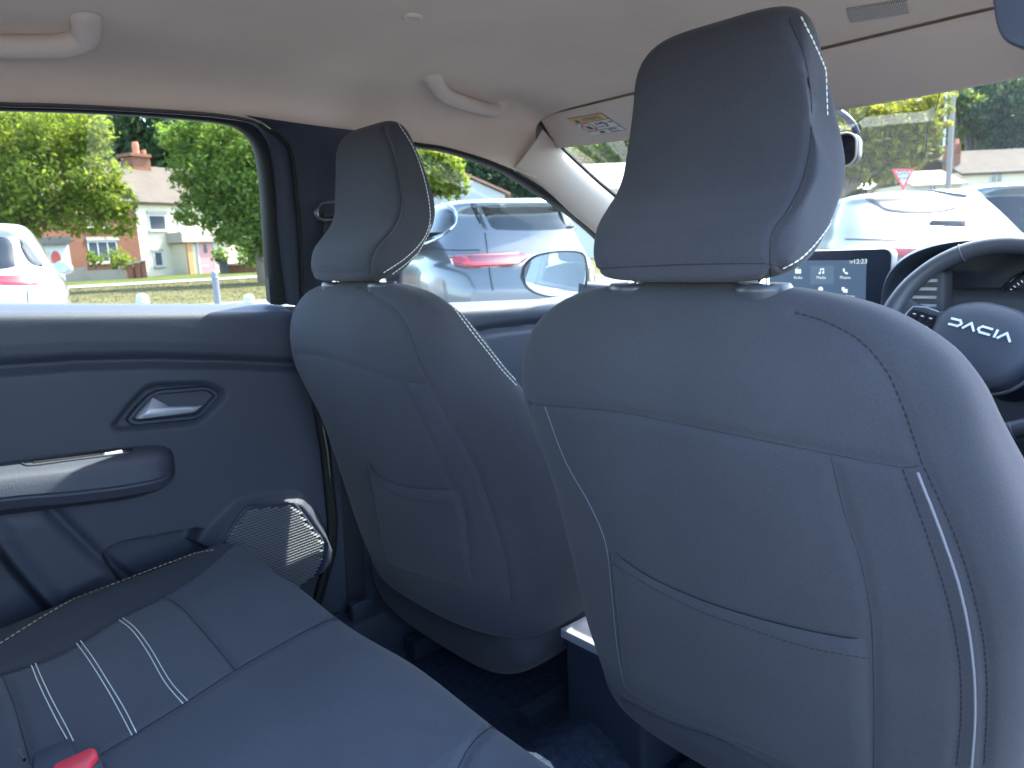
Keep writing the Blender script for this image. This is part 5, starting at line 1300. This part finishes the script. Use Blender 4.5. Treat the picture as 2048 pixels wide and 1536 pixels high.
mb = MB(); S4.box(mb, u0, u1, 0, 8, 0.1, ze5); mb.build('wall', WHITE, h5, False); S4.gable('roof', h5, mat('overexposed roof', (0.30, 0.28, 0.25), 0.85, var=0.08), u0, u1, 0, 4, 8, ze5, zr5); S4.window(h5, 1175, 385, 1200, 410, 1)  # overexposure of the long roof put into its pale colour
h6 = thing('white_gable_house', 'white gable end with red brown verge behind the silver blue car', 'house', S4.w(S4.uz(945, 440)[0], 3, 0.3), 'houses along the road')
uc = S4.uz(915, 350)[0]; zt6 = S4.uz(915, 348)[1]; ur = S4.uz(1010, 389)[0]; zer = S4.uz(1010, 389)[1]; hw_ = ur-uc
v = [S4.w(uc-hw_, 0, 0.1), S4.w(uc+hw_, 0, 0.1), S4.w(uc+hw_, 0, zer), S4.w(uc, 0, zt6), S4.w(uc-hw_, 0, zer)]; v2 = [p-S4.hn*8 for p in v]
mk('wall', v+v2, [(0, 1, 2, 3, 4), (9, 8, 7, 6, 5), (0, 5, 6, 1), (1, 6, 7, 2), (0, 4, 9, 5)], WHITE, h6, False)
for sg in (-1, 1):
    a_, b_ = S4.w(uc, -0.25, zt6+0.12), S4.w(uc+sg*(hw_+0.3), -0.25, zer-0.05); dn_ = Vector((0, 0, 0.14)); bk_ = -S4.hn*8.5
    v = [a_, b_, b_+dn_, a_+dn_]; mk('roof_slope', v+[p+bk_ for p in v], [(0, 1, 2, 3), (7, 6, 5, 4), (0, 4, 5, 1), (3, 2, 6, 7), (1, 5, 6, 2), (0, 3, 7, 4)], mat('red brown verge', (0.34, 0.15, 0.10), 0.9), h6, False)
# ---------------------------------------------------------------- parked cars
def car_body(name, label, px, D, head_deg, tab, paint, L=4.4, n=5.0, y_mid=None):
    c = atdep(px, 500, D); c.z = gz(c.x, c.y); hd = math.radians(head_deg); fw = Vector((-math.sin(hd), math.cos(hd), 0)); rt = Vector((fw.y, -fw.x, 0))
    t = thing(name, label, 'car', c, 'cars parked outside')
    T = cr(tab, 90); rings = []
    for z, yr, yf, w in T:
        r = []
        for a_ in np.linspace(0, 2*math.pi, 160, endpoint=False):
            co, si = math.cos(a_), math.sin(a_); x = w*math.copysign(abs(co)**(2/n), co); yc = (yr+yf)/2; hl = (yf-yr)/2
            y = yc+hl*math.copysign(abs(si)**(2/n), si); 
            # rear face bowed in plan
            if si < 0: y += 0.10*(x/w)**2*abs(si)
            r.append(c+rt*x+fw*y+Vector((0, 0, z)))
        rings.append(r)
    v, f = loft(rings); o = mk('body', v, f, paint, t, ang=60); b = bvh_of(v, f)
    TY_ = mat('tyre', (0.02, 0.02, 0.02), 0.9); RM = mat('alloy', (0.45, 0.46, 0.48), 0.35, metal=0.8)
    for yy in (0.75, L-0.85):
        for sx in (-1, 1):
            wmax = max(q[3] for q in tab); p = c+rt*(sx*(wmax-0.10))+fw*yy+Vector((0, 0, 0.33)); ax_ = rt*sx
            w_ = mk('wheel', *tube_vf([p-ax_*0.11, p+ax_*0.10, p+ax_*0.118], [0.33, 0.33, 0.30], 28), TY_, t); mk('wheel_rim', *tube_vf([p+ax_*0.10, p+ax_*0.122, p+ax_*0.124], [0.22, 0.21, 0.05], 24), RM, w_)
    return t, b, (c, fw, rt)
CG = mat('car dark glass', (0.012, 0.014, 0.016), 0.06, spec=0.5); CR = mat('tail lamp red', (0.26, 0.006, 0.012), 0.2, coat=0.6); CRD = mat('tail lamp dark', (0.10, 0.012, 0.02), 0.15, coat=0.8); SHUT = mat('panel gap', (0.02, 0.025, 0.03), 0.8)
GREYP = mat('grey bumper plastic', (0.16, 0.155, 0.155), 0.45)
def cp(par, b, name, A, B, m, nu=20, nv=8, off=0.012, smooth=True): v, f = surf_patch(b, A, B, nu, nv, off, smooth); return mk(name, v, f, m, par)
def cl(par, b, name, pts, r, m): 
    l, n_ = surf_line(b, pts, 50, 0.003)
    if len(l) > 3: return tube(name, l, r, m, par, 6)
TS = [(0.22, .30, 4.25, .80), (0.32, .10, 4.40, .90), (0.50, .02, 4.45, .93), (0.72, .0, 4.44, .935), (0.88, .03, 4.40, .93), (0.98, .06, 4.32, .915), (1.04, .12, 4.05, .89), (1.075, .155, 3.45, .865), (1.12, .19, 3.2, .845), (1.25, .28, 2.95, .80), (1.38, .35, 2.70, .75), (1.48, .38, 2.50, .705), (1.55, .36, 2.35, .675), (1.60, .36, 2.2, .64), (1.635, .46, 2.05, .58), (1.655, .68, 1.85, .46), (1.665, 1.0, 1.55, .2)]
PB = mat('silver blue paint', (0.080, 0.087, 0.096), 0.25, metal=0.2, coat=0.7)
sv, b, fr_ = car_body('parked_suv', 'silver blue car with red tail lamp seen through the passenger window', 1075, 7.0, 72, TS, PB)
cp(sv, b, 'rear_window', [(957, 412), (1000, 405), (1080, 403), (1170, 402)], [(983, 461), (1040, 463), (1110, 462), (1190, 457)], CG)
cp(sv, b, 'pillar_trim', [(936, 402), (950, 432), (964, 458)], [(953, 402), (964, 432), (978, 462)], CG, 12, 5)
cp(sv, b, 'side_window', [(800, 420), (850, 414), (888, 414), (908, 422)], [(800, 500), (850, 482), (885, 468), (912, 448)], CG)
cl(sv, b, 'window_trim', [(800, 414), (850, 409), (890, 409), (910, 418), (914, 440), (906, 455), (880, 475), (850, 488)], 0.008, CHROME)
tl = cp(sv, b, 'tail_lamp', [(896, 511), (935, 506), (975, 505), (1033, 503), (1058, 513)], [(905, 533), (935, 539), (975, 537), (1030, 534), (1058, 514)], CRD, 30, 8, 0.016)
cp(tl, b, 'lamp_lens', [(898, 513), (935, 510), (942, 526), (975, 526), (1036, 524)], [(907, 531), (935, 537), (945, 537), (975, 535), (1030, 532)], CR, 26, 6, 0.022, False)
cl(sv, b, 'panel_gap', [(970, 466), (976, 510), (980, 550), (988, 590), (992, 612)], 0.006, SHUT); cl(sv, b, 'panel_gap', [(800, 512), (850, 495), (895, 500), (960, 500)], 0.004, SHUT)
cp(sv, b, 'bumper_panel', [(940, 580), (980, 577), (1060, 576), (1130, 576)], [(938, 620), (980, 622), (1060, 624), (1130, 624)], GREYP)
cp(sv, b, 'wiper_mount', [(1128, 450), (1150, 448), (1175, 450)], [(1128, 458), (1150, 459), (1175, 458)], SHUT, 10, 4, 0.03)
cl(sv, b, 'roof_rail', [(850, 398), (880, 391), (915, 389), (940, 392)], 0.016, CHROME)
PW = mat('white car paint', (0.30, 0.30, 0.29), 0.25, coat=1.0)
TW = [(a_, b_, c_, d_*0.97) for a_, b_, c_, d_ in TS]
wc, b, fr_ = car_body('parked_car', 'white car with red tail lamp at the lower left of the rear window', -104, 6.9, 79, TW, PW)
cp(wc, b, 'rear_window', [(-160, 470), (-60, 468), (10, 474), (26, 484)], [(-160, 545), (-60, 545), (10, 540), (34, 534)], CG); cp(wc, b, 'side_window', [(36, 474), (52, 480), (70, 505), (86, 530)], [(42, 500), (52, 520), (66, 532), (88, 535)], CG, 14, 6, 0.012)
tl = cp(wc, b, 'tail_lamp', [(-120, 552), (-40, 550), (40, 550), (84, 552)], [(-120, 568), (-40, 570), (40, 572), (83, 571)], CR, 30, 8, 0.016); cl(wc, b, 'panel_gap', [(52, 548), (54, 575), (56, 605)], 0.005, SHUT)
p = atdep(122, 534, 10.0); v, f = [], []
rings = [[p+WX*(r_*0.115*math.cos(t))+Vector((0, 0, r_*0.085*math.sin(t)))+WZ*q for t in np.linspace(0, 2*math.pi, 24, endpoint=False)] for r_, q in ((0.9, 0.0), (1.0, 0.02), (0.95, 0.10), (0.6, 0.16), (0.1, 0.17))]
dmm = mk('wing_mirror', *loft(rings), PW, wc); mk('mirror_glass', [p-WZ*0.004+WX*(0.098*math.cos(t))+Vector((0, 0, 0.072*math.sin(t))) for t in np.linspace(0, 2*math.pi, 24, endpoint=False)], [tuple(range(24))], mat('blue mirror', (0.25, 0.38, 0.52), 0.05, metal=1.0), dmm, False)
tube('mirror_arm', [p+WZ*0.05-WX*0.08-Vector((0, 0, .05)), p+WZ*0.1-WX*0.25-Vector((0, 0, .08))], 0.025, PW, dmm, 8)
TC = [(0.22, .30, 4.3, .80), (0.32, .08, 4.45, .90), (0.50, .0, 4.5, .93), (0.72, .02, 4.48, .935), (0.86, .02, 4.42, .93), (0.95, .05, 4.35, .915), (1.00, .10, 4.1, .90), (1.04, .22, 3.5, .875), (1.10, .34, 3.2, .84), (1.22, .56, 2.95, .79), (1.34, .78, 2.75, .73), (1.43, .95, 2.55, .68), (1.49, 1.02, 2.4, .64), (1.53, 1.10, 2.25, .57), (1.55, 1.3, 2.0, .42), (1.556, 1.5, 1.85, .2)]
PL = mat('pale blue paint', (0.052, 0.070, 0.080), 0.3, spec=0.4, coat=0.3)
bc, b, fr_ = car_body('parked_car', 'pale blue hatchback beyond the steering wheel with sun glinting on its tailgate', 1905, 6.5, 36, TC, PL)
cp(bc, b, 'rear_window', [(1722, 396), (1790, 390), (1860, 389), (1928, 396)], [(1770, 424), (1820, 430), (1880, 428), (1920, 418)], CG)
tl = cp(bc, b, 'tail_lamp', [(1735, 494), (1790, 494), (1840, 495), (1884, 494)], [(1745, 514), (1790, 516), (1840, 517), (1878, 515)], CR, 24, 6, 0.016); cp(bc, b, 'number_plate', [(1889, 497), (1960, 495), (2030, 496)], [(1889, 520), (1960, 520), (2030, 521)], mat('yellow plate', (0.75, 0.50, 0.08), 0.5), 12, 5, 0.014)
cl(bc, b, 'panel_gap', [(1690, 478), (1760, 480), (1840, 482), (1930, 480)], 0.005, SHUT)
cp(bc, b, 'wiper', [(1855, 446), (1880, 441), (1936, 440)], [(1856, 448), (1890, 452), (1932, 454)], SHUT, 14, 4, 0.03); cl(bc, b, 'spoiler_edge', [(1715, 388), (1790, 383), (1860, 382), (1932, 392)], 0.012, PL)
dc, b, fr_ = car_body('parked_car', 'dark windowed silver car at the right edge beyond the pale hatchback', 2120, 8.2, 40, TS, mat('silver paint', (0.08, 0.09, 0.10), 0.25, metal=0.4, coat=1.0))
cp(dc, b, 'side_window', [(1935, 398), (1980, 392), (2060, 390)], [(1950, 450), (1990, 462), (2060, 468)], CG)
# ---------------------------------------------------------------- street furniture
def bollard(label, px, top, D, r, m, dome=True):
    c = atdep(px, top, D); b_ = Vector((c.x, c.y, gz(c.x, c.y))); h = c.z-b_.z
    t = thing('bollard', label, 'bollard', b_, 'bollards by the road')
    prf = [(r, 0), (r, h*0.80), (r*1.12, h*0.81), (r*1.12, h*0.84), (r, h*0.85), (r, h*0.92), (r*0.85, h*0.97), (r*0.45, h*0.995), (r*0.05, h)]
    mk('post', *loft([[b_+Vector((q*math.cos(a_), q*math.sin(a_), z)) for a_ in np.linspace(0, 2*math.pi, 24, endpoint=False)] for q, z in prf]), m, t)
GB = mat('grey green bollard', (0.42, 0.46, 0.44), 0.6, var=0.05); bollard('pale rounded bollard at the sill near the white car', 283, 587, 11, 0.085, GB); bollard('pale bollard at the sill near the door pillar', 497, 589, 11, 0.078, GB); bollard('tall dark bollard at the edge of the verge', 428, 541, 17.5, 0.075, mat('dark bollard', (0.16, 0.16, 0.18), 0.6))
gs = thing('give_way_sign', 'red and white triangular give way sign above the pale hatchback', 'road sign', Vector((*atdep(1805, 400, 27).xy, 0.2)))
SG = Site(1805, 27)
def tri(k, d): 
    cpx, cpy = 1806, 352; P_ = [(1783, 338), (1829, 337), (1807, 381)]; return [SG.w(SG.uz(cpx+(p[0]-cpx)*k, cpy+(p[1]-cpy)*k)[0], d, SG.uz(cpx+(p[0]-cpx)*k, cpy+(p[1]-cpy)*k)[1]) for p in P_]
v, f = prism(tri(1.0, 0), SG.hn, 0.02); mk('sign_plate', v, f, mat('sign red', (0.62, 0.05, 0.06), 0.5), gs, False)
mk('sign_face', tri(0.68, -0.006), [(0, 1, 2)], mat('sign white', (0.45, 0.45, 0.45), 0.5), gs, False)
for s_, py, h in (('GIVE', 346.5, 0.22), ('WAY', 357, 0.16)):
    tv, tf = text_vf(s_, h); u_, z_ = SG.uz(1806, py); M_ = frame_m(SG.w(u_, -0.012, z_), SG.ua, (0, 0, 1)); mk('lettering', [M_ @ p for p in tv], tf, mat('sign ink', (0.008, 0.008, 0.008), 0.7), gs, False)
q = atdep(1807, 385, 27.06); tube('sign_pole', [Vector((q.x, q.y, 0.2)), Vector((q.x, q.y, q.z+0.7))], 0.04, mat('grey pole', (0.4, 0.4, 0.4), 0.5), gs, 10)
for px, top, D, r, lb in ((1897, 100, 33, 0.11, 'tall grey wooden pole in front of the houses on the right'), (1884, 120, 60, 0.10, 'thin pale upright behind the tall pole')):  # second one is a thin pale vertical form
    a_ = atdep(px, 360, D); z0 = gz(a_.x, a_.y); zt_ = atdep(px, top, D).z
    o = tube('street_pole', [Vector((a_.x, a_.y, z0)), Vector((a_.x, a_.y, zt_))], [r*1.15, r*0.85], mat('weathered pole', (0.22, 0.20, 0.18), 0.9) if D < 40 else mat('pale post', (0.5, 0.5, 0.48), 0.6), seg=12); tag(o, lb, 'pole', 'street poles')
for k, (y0, y1) in enumerate(((326, 322), (350, 349))):
    A_ = atdep(1900, y0-60, 33); B_ = atdep(1600, y1, 40); mid = A_.lerp(B_, 0.5)+Vector((0, 0, -0.3)); o = tube('overhead_wire', [Vector(p) for p in cr([A_, mid, B_], 16)], 0.008, RUB, seg=4); tag(o, ('upper' if k == 0 else 'lower')+' thin overhead wire crossing the golden tree', 'wire', 'overhead wires')
